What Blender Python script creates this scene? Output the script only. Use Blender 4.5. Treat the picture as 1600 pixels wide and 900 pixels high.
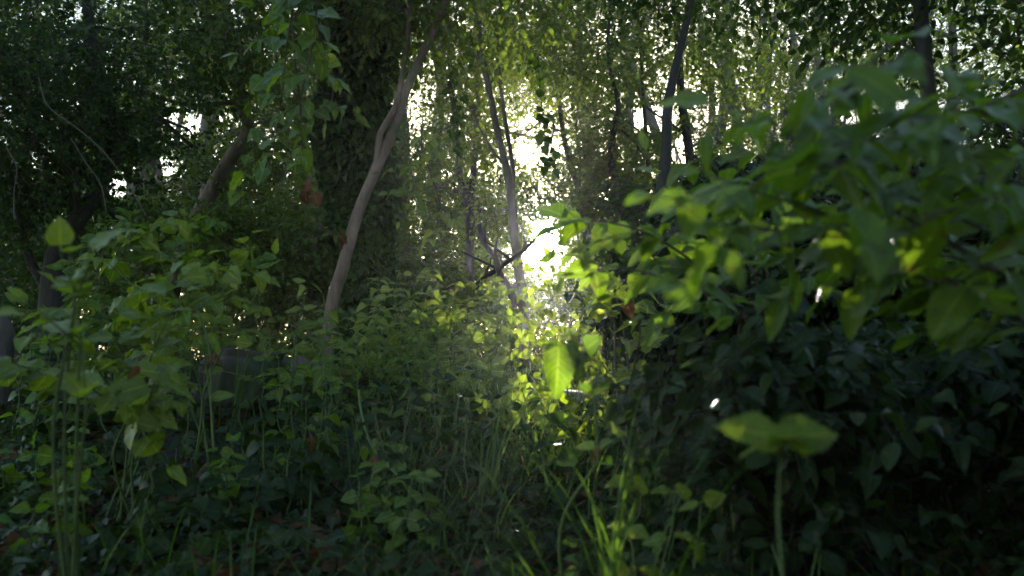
import bpy, math, random
import numpy as np
from mathutils import Vector, Matrix

for o in list(bpy.data.objects):
    bpy.data.objects.remove(o)
SC = bpy.context.scene
COL = SC.collection
R = math.radians
rng = np.random.default_rng(11)

# ------------------------------------------------------------------ camera
LENS, PITCH, CAMZ = 32.0, 6.0, 0.72
FPX = 1600 * LENS / 36.0
cd = bpy.data.cameras.new('camera'); cam = bpy.data.objects.new('camera', cd); COL.objects.link(cam)
cam.location = (0, 0, CAMZ); cam.rotation_euler = (R(90 + PITCH), 0, 0)
cd.lens = LENS; cd.sensor_width = 36; cd.clip_start = 0.02; cd.clip_end = 3000
cd.dof.use_dof = True; cd.dof.focus_distance = 5.5; cd.dof.aperture_fstop = 3.4; cd.dof.aperture_blades = 0
SC.camera = cam

# ------------------------------------------------------------------ world, sun, exposure
SUN_EL, SUN_AZ = 9.55, 2.0          # degrees; azimuth clockwise from +Y
sd = Vector((math.sin(R(SUN_AZ)) * math.cos(R(SUN_EL)), math.cos(R(SUN_AZ)) * math.cos(R(SUN_EL)), math.sin(R(SUN_EL))))
w = bpy.data.worlds.new('World'); SC.world = w; w.use_nodes = True
nt = w.node_tree; nt.nodes.clear()
N = nt.nodes.new; Lk = nt.links.new
out = N('ShaderNodeOutputWorld'); bg = N('ShaderNodeBackground'); sky = N('ShaderNodeTexSky')
sky.sky_type = 'NISHITA'; sky.sun_disc = False; sky.sun_elevation = R(SUN_EL); sky.sun_rotation = R(SUN_AZ)
sky.air_density = 1.0; sky.dust_density = 0.9; sky.ozone_density = 1.0
bg.inputs[1].default_value = 0.15
Lk(sky.outputs[0], bg.inputs[0])
# the sun's own disc and the bright aureole round it, part of the sky
tc = N('ShaderNodeTexCoord'); dp = N('ShaderNodeVectorMath'); dp.operation = 'DOT_PRODUCT'; dp.inputs[1].default_value = sd
Lk(tc.outputs['Generated'], dp.inputs[0])
ac = N('ShaderNodeMath'); ac.operation = 'ARCCOSINE'; Lk(dp.outputs['Value'], ac.inputs[0])
def expo(width_deg, amp):
    m = N('ShaderNodeMath'); m.operation = 'DIVIDE'; m.inputs[1].default_value = -R(width_deg); Lk(ac.outputs[0], m.inputs[0])
    e = N('ShaderNodeMath'); e.operation = 'EXPONENT'; Lk(m.outputs[0], e.inputs[0])
    k = N('ShaderNodeMath'); k.operation = 'MULTIPLY'; k.inputs[1].default_value = amp; Lk(e.outputs[0], k.inputs[0])
    return k.outputs[0]
a1 = expo(0.55, 160.0); a2 = expo(3.0, .6)
ad = N('ShaderNodeMath'); ad.operation = 'ADD'; Lk(a1, ad.inputs[0]); Lk(a2, ad.inputs[1])
bg2 = N('ShaderNodeBackground'); bg2.inputs[0].default_value = (1.0, 0.97, 0.92, 1); Lk(ad.outputs[0], bg2.inputs[1])
ash = N('ShaderNodeAddShader'); Lk(bg.outputs[0], ash.inputs[0]); Lk(bg2.outputs[0], ash.inputs[1])
Lk(ash.outputs[0], out.inputs[0])

sl = bpy.data.lights.new('sun', 'SUN'); sl.energy = 5.0; sl.angle = R(0.5); sl.color = (1.0, 0.94, 0.84)
so = bpy.data.objects.new('sun', sl); COL.objects.link(so)
so.rotation_euler = sd.to_track_quat('Z', 'Y').to_euler()
SC.view_settings.view_transform = 'Standard'; SC.view_settings.look = 'None'
SC.view_settings.gamma = 1.0; SC.view_settings.use_curve_mapping = False
SC.view_settings.exposure = 2.05
cy = SC.cycles
cy.max_bounces = 7; cy.diffuse_bounces = 4; cy.glossy_bounces = 2; cy.transmission_bounces = 4; cy.volume_bounces = 0
cy.sample_clamp_indirect = 4.0; cy.caustics_reflective = False; cy.caustics_refractive = False
cy.use_denoising = True

# ------------------------------------------------------------------ maths helpers
def nz(a): return a / np.maximum(np.linalg.norm(a, axis=-1, keepdims=True), 1e-9)
CP, SP = math.cos(R(PITCH)), math.sin(R(PITCH))
def at(px, py, d):
    """point of the place that stands d metres ahead, in the direction the photograph shows at px, py"""
    u = (px - 800) / FPX; v = (450 - py) / FPX
    return np.array([u * d, d * (CP - v * SP), CAMZ + d * (SP + v * CP)])
def ground(x, y):
    x = np.asarray(x, float); y = np.asarray(y, float)
    yy = np.maximum(y, 0)
    z = 1.4 * (1 - np.exp(-yy / 11.0))
    z = z + 0.035 * np.sin(1.3 * x + 0.7) * np.cos(0.9 * y) + 0.02 * np.sin(3.1 * x + 1.9 * y)
    z = z + 0.13 * np.exp(-((x + 1.25) ** 2 / 1.1 + (y - 4.9) ** 2 / 0.9))     # low bank that carries the log
    return z + 0.25 * (1 - np.exp(-np.maximum(x - 2.0, 0) / 3))
def nval(P, s, ph=0.0):
    x, y, z = P[..., 0] * s + ph, P[..., 1] * s + 1.7 * ph, P[..., 2] * s - ph
    return (np.sin(x + 1.3 * np.sin(y * 1.1)) * np.cos(z * 1.2 + 0.8 * np.sin(x * 0.7)) + np.sin(2.3 * y + z) * 0.5) / 1.5
SDN = np.array(sd)
def keep(P, r):
    """the opening in the wood through which the low sun shines"""
    Q = P - np.array([0, 0, CAMZ])
    t = Q @ SDN
    off = Q - t[..., None] * SDN
    dist = np.linalg.norm(off, axis=-1)
    k = ~((t > 0.5) & (dist < 0.035 + 0.0105 * t))
    side = np.array([SDN[1], -SDN[0], 0]); side /= np.linalg.norm(side)
    lat = off @ side; below = -off[..., 2]
    for c, rad in BEAMS:
        Qb = P - c; tb = Qb @ SDN
        k &= ~((tb > 0.22) & (np.linalg.norm(Qb - tb[..., None] * SDN, axis=-1) < rad * .95 + 0.012 + 0.005 * tb))
    # thinner leaf cover where the sky shows through the crowns
    d = np.maximum(Q[:, 1] * CP + Q[:, 2] * SP, 0.01)
    px = 800 + FPX * Q[:, 0] / d; py = 450 - FPX * (Q[:, 2] * CP - Q[:, 1] * SP) / d
    for gx, gy, rx, ry, pr in GAPS:
        m = (d > (4.6 if gx < 400 else 6.2)) & (((px - gx) / rx) ** 2 + ((py - gy) / ry) ** 2 < 1)
        k &= ~(m & (rng.random(len(P)) < pr))
    return k
BEAMS = [(at(px, py, d), rad) for px, py, d, rad in [(775, 560, 3.1, .10), (905, 410, 3.3, .09), (1000, 470, 4.6, .06), (1030, 370, 3.2, .07),
        (855, 545, 1.72, .06), (740, 440, 7.0, .12), (1235, 675, 1.0, .065), (745, 560, 4.0, .08), (690, 430, 5.8, .08)]]
# sunlit heads of the low plants below the sun: (px, py, rough distance, label); each stands in a ray of its own
HEADS = [(800, 470, 5.6, 'low bright plant at the top left of the light patch'), (838, 440, 6.2, 'sunlit plant straight below the sun at the back of the light patch'), (868, 500, 4.8, 'sunlit plant with pale leaves in the middle of the light patch'),
    (790, 630, 3.7, 'low plant in sun and shade, well left of the large leaf'), (915, 440, 5.6, 'taller sunlit plant at the right of the light patch'), (775, 450, 6.6, 'sunlit plant beside the foot of the twin-stemmed tree'),
    (868, 425, 6.6, 'sunlit plant at the far end of the light patch'), (935, 600, 3.6, 'half-shaded plant between the long grass and the thicket'), (890, 405, 6.8, 'tallest sunlit plant in front of the crossed dead boughs'),
    (800, 520, 4.9, 'lit plant left of the large leaf with its top level with it'), (890, 540, 4.6, 'lit plant immediately behind the large heart-shaped leaf'), (842, 590, 4.2, 'lit plant just in front of the white ground glint'),
    (925, 565, 4.6, 'lit plant to the right of the white ground glint'), (812, 590, 4.2, 'lit plant among the grass left of the white ground glint'), (850, 650, 3.5, 'lit plant below the large heart-shaped leaf'),
    (900, 655, 3.5, 'lit plant low at the right of the grass below the large leaf'), (940, 500, 4.8, 'lit plant against the sun-side edge of the dark thicket'), (830, 510, 5.2, 'lit plant highest up the slope beneath the sun'), (778, 510, 5.3, 'lit plant between the bright grass blades and the twin-stemmed tree')]
def ray_cell(px, py, d):
    Q = at(px, py, d) - np.array([0, 0, CAMZ]); t = Q @ SDN; off = Q - t * SDN
    return np.array([off @ np.array([SDN[1], -SDN[0], 0]), off[2]])
r2 = np.random.default_rng(5); best = None
for _ in range(4000):
    dd = [max(2.9, d * (1 + r2.uniform(-.22, .22))) for _, _, d, _ in HEADS]
    C = np.array([ray_cell(h[0], h[1], d) for h, d in zip(HEADS, dd)])
    D2 = np.linalg.norm(C[:, None] - C[None], axis=-1) + np.eye(len(C)) * 9
    sc_ = np.sort(D2.min(1))[:6].mean() - .05 * sum(abs(C[k][0] + .235) < .07 and dd[k] < 8.8 for k in range(len(C)))
    sc_ -= .1 * sum(at(h[0], h[1], d)[2] < ground(at(h[0], h[1], d)[0], d) + .08 for h, d in zip(HEADS, dd))
    if best is None or sc_ > best[0]: best = (sc_, dd)
HEADS = [(px, py, d, lab) for (px, py, _, lab), d in zip(HEADS, best[1])]
BEAMS += [(at(px, py, d), .105) for px, py, d, _ in HEADS]
GAPS = [(828, 222, 28, 42, .5), (846, 300, 18, 22, .3), (240, 262, 36, 20, .80), (285, 192, 42, 18, .82), (188, 292, 26, 16, .75),
        (885, 200, 30, 40, .3), (1020, 185, 40, 22, .85), (1065, 235, 20, 22, .9), (1350, 215, 22, 45, .95), (1255, 367, 16, 10, .8),
        (1440, 168, 60, 14, .93), (1590, 190, 25, 30, .85), (1290, 180, 45, 25, .8), (640, 190, 25, 30, .4), (1000, 300, 20, 20, .2)]

# ------------------------------------------------------------------ mesh building
def mesh_obj(name, parts, mats, parent=None, smooth=True):
    """parts: (V, F, material index, UV or None); F is an array of triangles or of quads"""
    co, li, ls, lt, mi, uv = [], [], [], [], [], []
    vo = lo = 0
    for V, F, m, U in parts:
        if len(V) == 0 or len(F) == 0: continue
        V = np.asarray(V, np.float32); F = np.asarray(F, np.int32)
        co.append(V); li.append((F + vo).ravel()); n = F.shape[1]
        ls.append(lo + np.arange(len(F)) * n); mi.append(np.full(len(F), m, np.int32))
        U = np.zeros((len(V), 2), np.float32) if U is None else np.asarray(U, np.float32)
        uv.append(U[F.ravel()])
        vo += len(V); lo += F.size
    me = bpy.data.meshes.new(name)
    if co:
        co = np.concatenate(co); li = np.concatenate(li); ls = np.concatenate(ls); mi = np.concatenate(mi); uv = np.concatenate(uv)
        me.vertices.add(len(co)); me.vertices.foreach_set('co', co.ravel())
        me.loops.add(len(li)); me.loops.foreach_set('vertex_index', li)
        me.polygons.add(len(ls)); me.polygons.foreach_set('loop_start', ls.astype(np.int32))
        me.polygons.foreach_set('material_index', mi)
        me.polygons.foreach_set('use_smooth', np.full(len(ls), smooth))
        ul = me.uv_layers.new(name='UVMap'); ul.data.foreach_set('uv', uv.ravel())
        me.update(calc_edges=True)
    for m in mats: me.materials.append(m)
    o = bpy.data.objects.new(name, me); COL.objects.link(o)
    if parent is not None:
        o.parent = parent; o.location = -Vector(parent.location)
    return o
def subpart(o, parent, root):
    o.parent = parent; o.location = (0, 0, 0) if parent is not root else o.location
    return o
def tag(o, label=None, cat=None, group=None, kind=None):
    if label: o['label'] = label
    if cat: o['category'] = cat
    if group: o['group'] = group
    if kind: o['kind'] = kind
    return o
def thing(name, label, cat, loc, group=None):
    o = bpy.data.objects.new(name, None); COL.objects.link(o); o.location = Vector(loc)
    o.empty_display_size = 0.1
    return tag(o, label, cat, group)

def tube(path, rad, sides=8, rough=0.0, seed=0, sub=4):
    """tapered tube along a smooth curve through the points of path"""
    P = np.asarray(path, float); r = np.asarray(rad, float)
    n = len(P)
    if sub > 1 and n > 2:
        Q = np.vstack([2 * P[0] - P[1], P, 2 * P[-1] - P[-2]]); out_, ro = [], []
        for i in range(n - 1):
            p0, p1, p2, p3 = Q[i], Q[i + 1], Q[i + 2], Q[i + 3]
            for k in range(sub):
                t = k / sub
                out_.append(0.5 * (2 * p1 + (p2 - p0) * t + (2 * p0 - 5 * p1 + 4 * p2 - p3) * t * t + (3 * p1 - p0 - 3 * p2 + p3) * t ** 3))
                ro.append(r[i] * (1 - t) + r[i + 1] * t)
        out_.append(P[-1]); ro.append(r[-1]); P = np.array(out_); r = np.array(ro); n = len(P)
    T = nz(np.gradient(P, axis=0))
    up = np.tile([0.13, 0.99, 0.05], (n, 1)) if abs(T[0][2]) > 0.7 else np.tile([0, 0, 1.0], (n, 1))
    A = nz(np.cross(T, up)); B = np.cross(T, A)
    th = np.linspace(0, 2 * math.pi, sides, endpoint=False)
    ln = np.concatenate([[0], np.cumsum(np.linalg.norm(np.diff(P, axis=0), axis=1))])
    rr = r[:, None] * (1 + rough * (np.sin(2 * th[None] + ln[:, None] * 7 + seed) * 0.5 + np.sin(3 * th[None] - ln[:, None] * 13 + seed * 2) * 0.35
                                    + np.sin(5 * th[None] + ln[:, None] * 31 + seed) * 0.25))
    V = P[:, None] + rr[..., None] * (np.cos(th)[None, :, None] * A[:, None] + np.sin(th)[None, :, None] * B[:, None])
    idx = np.arange(n * sides).reshape(n, sides)
    a = idx[:-1]; b = np.roll(a, -1, 1); c = np.roll(idx[1:], -1, 1); d = idx[1:]
    F = np.stack([a, b, c, d], -1).reshape(-1, 4)
    U = np.stack([np.tile(th / 6.283, (n, 1)), np.tile(ln[:, None], (1, sides))], -1).reshape(-1, 2)
    return V.reshape(-1, 3), F, U, P
def caps(V, sides):
    """end caps of a tube as a fan of its own vertices"""
    n = len(V); Vn, F = [], []
    for ring in (np.arange(sides), np.arange(n - sides, n)):
        base = len(Vn); Vn += list(V[ring]) + [V[ring].mean(0)]
        for k in range(sides): F.append((base + k, base + (k + 1) % sides, base + sides))
    return np.array(Vn), np.array(F)
def many_tubes(P, r0, r1, sides=3):
    """P (N,K,3): N thin stems"""
    Nn, K, _ = P.shape
    T = nz(np.gradient(P, axis=1)); up = np.broadcast_to(np.array([0.31, 0.2, 0.93]), T.shape)
    A = nz(np.cross(T, up)); B = np.cross(T, A)
    th = np.linspace(0, 2 * math.pi, sides, endpoint=False)
    r0 = np.broadcast_to(np.asarray(r0, float).reshape(-1, 1), (Nn, 1)); r1 = np.broadcast_to(np.asarray(r1, float).reshape(-1, 1), (Nn, 1))
    rr = r0 + (r1 - r0) * np.linspace(0, 1, K)[None]
    V = P[:, :, None] + rr[:, :, None, None] * (np.cos(th)[None, None, :, None] * A[:, :, None] + np.sin(th)[None, None, :, None] * B[:, :, None])
    idx = np.arange(Nn * K * sides).reshape(Nn, K, sides)
    a = idx[:, :-1]; b = np.roll(a, -1, 2); c = np.roll(idx[:, 1:], -1, 2); d = idx[:, 1:]
    return V.reshape(-1, 3), np.stack([a, b, c, d], -1).reshape(-1, 4)

# ------------------------------------------------------------------ leaf shapes (unit length along +Y, upper face +Z)
def strip_leaf(wf, stations, across, fold=0.25, droop=0.18, serr=0.0, petiole=0.14, wave=0.0, seed=0):
    ts = np.linspace(0, 1, stations); V, U = [], []
    for i, t in enumerate(ts):
        wdt = wf(t)
        if serr and 0 < i < stations - 1: wdt *= 1 + (serr if i % 2 else -serr)
        for a in np.linspace(-1, 1, across):
            x = a * wdt
            y = t - (0.05 * abs(a) if serr and i % 2 else 0)
            z = fold * abs(x) - droop * t * t + wave * math.sin(t * 14 + seed + (2 if a > 0 else 0)) * abs(a) * wdt
            V.append((x, y, z)); U.append((a * 0.5 + 0.5, t))
    V = np.array(V); F = []
    for i in range(stations - 1):
        for j in range(across - 1):
            p = i * across + j; F += [(p, p + 1, p + across + 1), (p, p + across + 1, p + across)]
    if petiole:
        b = len(V); pw = 0.018
        V = np.vstack([V, [(-pw, -petiole, petiole * .35), (pw, -petiole, petiole * .35), (pw * .6, 0.03, 0), (-pw * .6, 0.03, 0)]])
        U += [(.5, 0), (.5, 0), (.5, 0), (.5, 0)]; F += [(b, b + 1, b + 2), (b, b + 2, b + 3)]
        m = across // 2    # joined to the blade so that petiole and blade are one leaf
        F += [(b + 3, b + 2, across + m)]
    return V, np.array(F), np.array(U)
def ovate(t): return 0.36 * (math.sin(math.pi * min(t, 1) ** 0.72) ** 0.85) * (1 - 0.25 * t) if 0 < t < 1 else 0.0
def ellip(t): return 0.25 * (math.sin(math.pi * t ** 0.9) ** 0.8) if 0 < t < 1 else 0.0
def round_(t): return 0.44 * (math.sin(math.pi * t ** 0.6) ** 0.75) if 0 < t < 1 else 0.0
def lobed(points, droop=0.15, petiole=0.2, depth=0.0):
    V = [(0, 0.28, 0.0)]; U = [(0.5, 0.28)]
    for (x, y) in points: V.append((x, y, 0.22 * abs(x) - droop * y * y)); U.append((x * .5 + .5, y))
    n = len(points); F = [(0, 1 + i, 1 + (i + 1) % n) for i in range(n)]
    b = len(V); V += [(-.015, -petiole, .06), (.015, -petiole, .06)]; U += [(.5, 0), (.5, 0)]
    F += [(b, b + 1, 0)]
    return np.array(V), np.array(F), np.array(U)
IVY_PTS = [(0, .04), (.2, -.08), (.42, .05), (.5, .28), (.3, .36), (.42, .62), (.2, .62), (0, 1), (-.2, .62), (-.42, .62), (-.3, .36), (-.5, .28), (-.42, .05), (-.2, -.08)]
VINE_PTS = [(0, .03), (.16, -.1), (.3, -.02), (.46, .02), (.5, .2), (.38, .3), (.52, .44), (.46, .62), (.28, .6), (.22, .74), (.12, .84), (0, 1),
            (-.12, .84), (-.22, .74), (-.28, .6), (-.46, .62), (-.52, .44), (-.38, .3), (-.5, .2), (-.46, .02), (-.3, -.02), (-.16, -.1)]
T_OV = [strip_leaf(ovate, 15, 5, .16, .16, serr=.04, wave=.08, seed=s) for s in (0, 2)] + [strip_leaf(round_, 15, 5, .14, .14, serr=.04, wave=.07, seed=4), strip_leaf(ovate, 15, 5, .35, .35, serr=.04, wave=.15, seed=1)]
T_EL = [strip_leaf(ellip, 12, 5, .25, .15, wave=.1, seed=s) for s in (0, 3)] + [strip_leaf(ellip, 12, 5, .45, .4, wave=.12, seed=1), strip_leaf(ovate, 12, 5, .3, .3, wave=.15, seed=5)]
T_MD = [strip_leaf(ovate, 6, 3, .3, .22), strip_leaf(ovate, 6, 3, .55, .45), strip_leaf(ellip, 6, 3, .25, .15)]
T_RD = [strip_leaf(round_, 6, 3, .2, .2), strip_leaf(round_, 6, 3, .4, .3)]
T_LO = [strip_leaf(ovate, 4, 3, .35, .25, petiole=0), strip_leaf(round_, 4, 3, .3, .2, petiole=0)]
T_IV = [lobed(IVY_PTS), lobed(IVY_PTS, .4)]
T_VI = [lobed(VINE_PTS), lobed(VINE_PTS, .4)]
T_K = [(np.array([(0, 0, 0), (.3, .42, .1), (0, 1, -.1), (-.3, .42, .1)]), np.array([(0, 1, 2), (0, 2, 3)]), np.array([(.5, 0), (1, .4), (.5, 1), (0, .4)]))]

def put_leaves(tpls, P, D, Nn, S, mat=0, cull=True):
    """leaves at P pointing along D with upper side Nn and length S; the shapes of tpls take turns"""
    if cull:
        k = keep(P, 0) | (rng.random(len(P)) > float(cull)); P, D, Nn, S = P[k], D[k], Nn[k], S[k]
    D = nz(D); X = nz(np.cross(D, Nn)); Z = np.cross(X, D)
    res = []; which = rng.integers(0, len(tpls), len(P))
    for i, (V, F, U) in enumerate(tpls):
        m = which == i; n = int(m.sum())
        if not n: continue
        s = S[m][:, None, None]
        wd = (1 + 0.22 * rng.standard_normal(n)).clip(.6, 1.4)[:, None, None]
        W = P[m][:, None] + s * (V[None, :, 0:1] * wd * X[m][:, None] + V[None, :, 1:2] * D[m][:, None] + V[None, :, 2:3] * Z[m][:, None] * (0.6 + 0.9 * rng.random(n))[:, None, None])
        FF = F[None] + (np.arange(n) * len(V))[:, None, None]
        res.append((W.reshape(-1, 3), FF.reshape(-1, 3), mat, np.tile(U, (n, 1))))
    return res
UP = np.array([0, 0, 1.0]); OPEN = np.array([0.1, -1.0, 0.0])    # leaves turn towards the open path
def twig_leaves(P0, D0, L, k, size, tpls, droop=.3, mat=0, stemmat=1, r=.0012, pair=False, flat=.45, spread=.9, stems=True, cull=True):
    """leafy twigs: (N) twigs with k leaf places each"""
    n = len(P0)
    if n == 0: return []
    D0 = nz(D0); L = np.broadcast_to(np.asarray(L, float), (n,))
    t = np.linspace(0, 1, k + 1)
    wob = rng.normal(0, .06, (n, k + 1, 3)) * t[None, :, None]
    P = P0[:, None] + L[:, None, None] * (D0[:, None] * t[None, :, None] - UP * droop * (t ** 2)[None, :, None] + wob)
    T = nz(np.gradient(P, axis=1))
    side = nz(np.cross(T, UP) + rng.normal(0, .15, (n, k + 1, 3)))
    res = []
    for sg in ((1, -1) if pair else (1,)):
        s = sg if pair else np.where(np.arange(k + 1) % 2 == 0, 1, -1)[None, :, None]
        LD = T * .55 + side * s * spread - UP * (.2 + .5 * rng.random(P.shape[:2] + (1,))) + rng.normal(0, .22, P.shape)
        LD[:, -1] = T[:, -1] + rng.normal(0, .2, (n, 3))
        NN = UP * .85 + OPEN * .5 + rng.normal(0, flat, P.shape)
        sz = size * (0.55 + 0.55 * rng.random((n, k + 1))) * (0.75 + .35 * np.sin(np.pi * (t * .8 + .15)))[None]
        start = 1
        res += put_leaves(tpls, P[:, start:].reshape(-1, 3), LD[:, start:].reshape(-1, 3), NN[:, start:].reshape(-1, 3), sz[:, start:].ravel(), mat, cull)
    if stems:
        kp = keep(P[:, k // 2], 0) if cull else np.ones(n, bool)
        V, F = many_tubes(P[kp], r * 1.3, r * .5)
        res.append((V, F, stemmat, None))
    return res
def cluster_pts(c, rad, n, clump=1.0, ph=0.0):
    c = np.asarray(c, float); rad = np.asarray(rad, float)
    D = nz(rng.normal(0, 1, (n * 3, 3))); q = rng.random(n * 3) ** .45
    P = c + D * q[:, None] * rad
    m = nval(P, 2.4 / max(rad.mean(), .2) + 1.2, ph) * clump + rng.normal(0, .18, n * 3) > 0
    P, D = P[m][:n], D[m][:n]
    return P, D

# ------------------------------------------------------------------ materials
def new_mat(name):
    m = bpy.data.materials.new(name); m.use_nodes = True
    n = m.node_tree; n.nodes.clear(); return m, n
def leaf_mat(name, c1, c2, tr, rough=.42, trans=.45, spec=.25, veins=True, odd=None):
    m, n = new_mat(name); nd = n.nodes.new; lk = n.links.new
    o = nd('ShaderNodeOutputMaterial'); pb = nd('ShaderNodeBsdfPrincipled'); tl = nd('ShaderNodeBsdfTranslucent'); mx = nd('ShaderNodeMixShader')
    geo = nd('ShaderNodeNewGeometry'); rp = nd('ShaderNodeValToRGB'); lk(geo.outputs['Random Per Island'], rp.inputs[0])
    rp.color_ramp.elements[0].color = (*c1, 1); rp.color_ramp.elements[1].color = (*c2, 1)
    if odd:
        rp.color_ramp.elements[1].position = .90; e = rp.color_ramp.elements.new(.94); e.color = (*odd, 1)
    tx = nd('ShaderNodeTexNoise'); tx.inputs['Scale'].default_value = 35; tx.inputs['Detail'].default_value = 3
    tcn = nd('ShaderNodeTexCoord'); lk(tcn.outputs['Object'], tx.inputs['Vector'])
    mm = nd('ShaderNodeMixRGB'); mm.blend_type = 'MULTIPLY'; mm.inputs[0].default_value = .35
    lk(rp.outputs[0], mm.inputs[1]); lk(tx.outputs[0], mm.inputs[2])
    col = mm.outputs[0]
    if veins:
        uv = nd('ShaderNodeUVMap'); sx = nd('ShaderNodeSeparateXYZ'); lk(uv.outputs[0], sx.inputs[0])
        def M(op, a, b=None, c=None):
            q = nd('ShaderNodeMath'); q.operation = op
            for i, v in enumerate((a, b, c)):
                if v is None: continue
                if hasattr(v, 'links') or not isinstance(v, (int, float)): lk(v, q.inputs[i])
                else: q.inputs[i].default_value = v
            return q.outputs[0]
        au = M('ABSOLUTE', M('SUBTRACT', sx.outputs[0], .5))
        mid = M('LESS_THAN', au, .025)
        ph = M('SUBTRACT', sx.outputs[1], M('MULTIPLY', au, .55))
        sv = M('GREATER_THAN', M('SINE', M('MULTIPLY', ph, 58.0)), .93)
        v = M('MULTIPLY', M('MAXIMUM', mid, M('MULTIPLY', sv, .65)), .7)
        m2 = nd('ShaderNodeMixRGB'); lk(v, m2.inputs[0]); lk(col, m2.inputs[1]); m2.inputs[2].default_value = (c2[0] * 1.9, c2[1] * 1.6, c2[2] * 2.2, 1)
        col = m2.outputs[0]
        # brown blemishes of old and nibbled leaves
        t4 = nd('ShaderNodeTexNoise'); t4.inputs['Scale'].default_value = 48; t4.inputs['Detail'].default_value = 2; lk(tcn.outputs['Object'], t4.inputs['Vector'])
        m4 = nd('ShaderNodeMixRGB'); lk(M('MULTIPLY', M('GREATER_THAN', t4.outputs[0], .66), .7), m4.inputs[0]); lk(col, m4.inputs[1]); m4.inputs[2].default_value = (.07, .055, .02, 1)
        col = m4.outputs[0]
        bp = nd('ShaderNodeBump'); bp.inputs['Strength'].default_value = .35; bp.inputs['Distance'].default_value = .002
        lk(M('ADD', v, M('MULTIPLY', tx.outputs[0], .6)), bp.inputs['Height']); lk(bp.outputs[0], pb.inputs['Normal'])
    lk(col, pb.inputs['Base Color']); pb.inputs['Roughness'].default_value = rough; pb.inputs['Specular IOR Level'].default_value = spec
    # light coming through the blade: yellower and brighter than the surface
    m3 = nd('ShaderNodeMixRGB'); m3.blend_type = 'MULTIPLY'; m3.inputs[0].default_value = 1; lk(col, m3.inputs[1]); m3.inputs[2].default_value = (*tr, 1)
    lk(m3.outputs[0], tl.inputs[0])
    mx.inputs[0].default_value = trans; lk(pb.outputs[0], mx.inputs[1]); lk(tl.outputs[0], mx.inputs[2]); lk(mx.outputs[0], o.inputs[0])
    return m
def bark_mat(name, c1, c2, scale=12, bump=.5, moss=None, mossamt=.5):
    m, n = new_mat(name); nd = n.nodes.new; lk = n.links.new
    o = nd('ShaderNodeOutputMaterial'); pb = nd('ShaderNodeBsdfPrincipled'); tcn = nd('ShaderNodeTexCoord'); mp = nd('ShaderNodeMapping')
    mp.inputs['Scale'].default_value = (1, 1, .3); lk(tcn.outputs['Object'], mp.inputs[0])
    t1 = nd('ShaderNodeTexNoise'); t1.inputs['Scale'].default_value = scale; t1.inputs['Detail'].default_value = 7; t1.inputs['Roughness'].default_value = .65
    t2 = nd('ShaderNodeTexVoronoi'); t2.inputs['Scale'].default_value = scale * 4
    lk(mp.outputs[0], t1.inputs['Vector']); lk(mp.outputs[0], t2.inputs['Vector'])
    rp = nd('ShaderNodeValToRGB'); rp.color_ramp.elements[0].position = .35; rp.color_ramp.elements[1].position = .65
    rp.color_ramp.elements[0].color = (*c1, 1); rp.color_ramp.elements[1].color = (*c2, 1); lk(t1.outputs[0], rp.inputs[0])
    col = rp.outputs[0]
    if moss:
        t3 = nd('ShaderNodeTexNoise'); t3.inputs['Scale'].default_value = 5; t3.inputs['Detail'].default_value = 6
        lk(tcn.outputs['Object'], t3.inputs['Vector'])
        r3 = nd('ShaderNodeValToRGB'); r3.color_ramp.elements[0].position = 1 - mossamt - .05; r3.color_ramp.elements[1].position = 1 - mossamt + .1; lk(t3.outputs[0], r3.inputs[0])
        mx = nd('ShaderNodeMixRGB'); lk(r3.outputs[0], mx.inputs[0]); lk(col, mx.inputs[1]); mx.inputs[2].default_value = (*moss, 1); col = mx.outputs[0]
    lk(col, pb.inputs['Base Color']); pb.inputs['Roughness'].default_value = .85
    bp = nd('ShaderNodeBump'); bp.inputs['Strength'].default_value = bump; bp.inputs['Distance'].default_value = .012
    mh = nd('ShaderNodeMath'); mh.operation = 'ADD'; lk(t1.outputs[0], mh.inputs[0])
    mq = nd('ShaderNodeMath'); mq.operation = 'MULTIPLY'; mq.inputs[1].default_value = .3; lk(t2.outputs[0], mq.inputs[0]); lk(mq.outputs[0], mh.inputs[1])
    lk(mh.outputs[0], bp.inputs['Height']); lk(bp.outputs[0], pb.inputs['Normal']); lk(pb.outputs[0], o.inputs[0])
    return m
TRN = (2.5, 2.3, 1.1)
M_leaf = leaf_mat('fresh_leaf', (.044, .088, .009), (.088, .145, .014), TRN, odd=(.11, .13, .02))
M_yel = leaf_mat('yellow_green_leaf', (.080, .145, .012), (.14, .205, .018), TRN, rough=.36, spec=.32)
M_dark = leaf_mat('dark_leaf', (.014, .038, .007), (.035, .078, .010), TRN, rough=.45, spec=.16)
M_ivy = leaf_mat('ivy_leaf', (.024, .062, .007), (.055, .115, .012), TRN, rough=.4, trans=.22, spec=.18, veins=False)
M_far = leaf_mat('wood_leaf', (.020, .050, .006), (.055, .105, .009), TRN, rough=.6, spec=.12, veins=False, odd=(.10, .10, .02))
M_shade = leaf_mat('shade_toned_leaf', (.008, .022, .004), (.024, .052, .007), TRN, rough=.4, trans=.3, spec=.2)  # leaf green darkened so thicket, floor and hollow look deep in shade
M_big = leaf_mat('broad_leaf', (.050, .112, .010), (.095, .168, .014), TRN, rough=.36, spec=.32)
M_dead = leaf_mat('dead_leaf', (.085, .045, .020), (.15, .080, .032), (1.4, 1.1, .7), rough=.7, trans=.35)
M_grass = leaf_mat('grass_blade', (.035, .080, .012), (.075, .140, .020), TRN, rough=.45, trans=.45, veins=False, odd=(.16, .15, .05))
M_stem = bark_mat('green_stem', (.05, .09, .02), (.10, .13, .04), 20, .1)
M_twig = bark_mat('twig', (.045, .035, .022), (.09, .07, .045), 20, .2)
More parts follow.
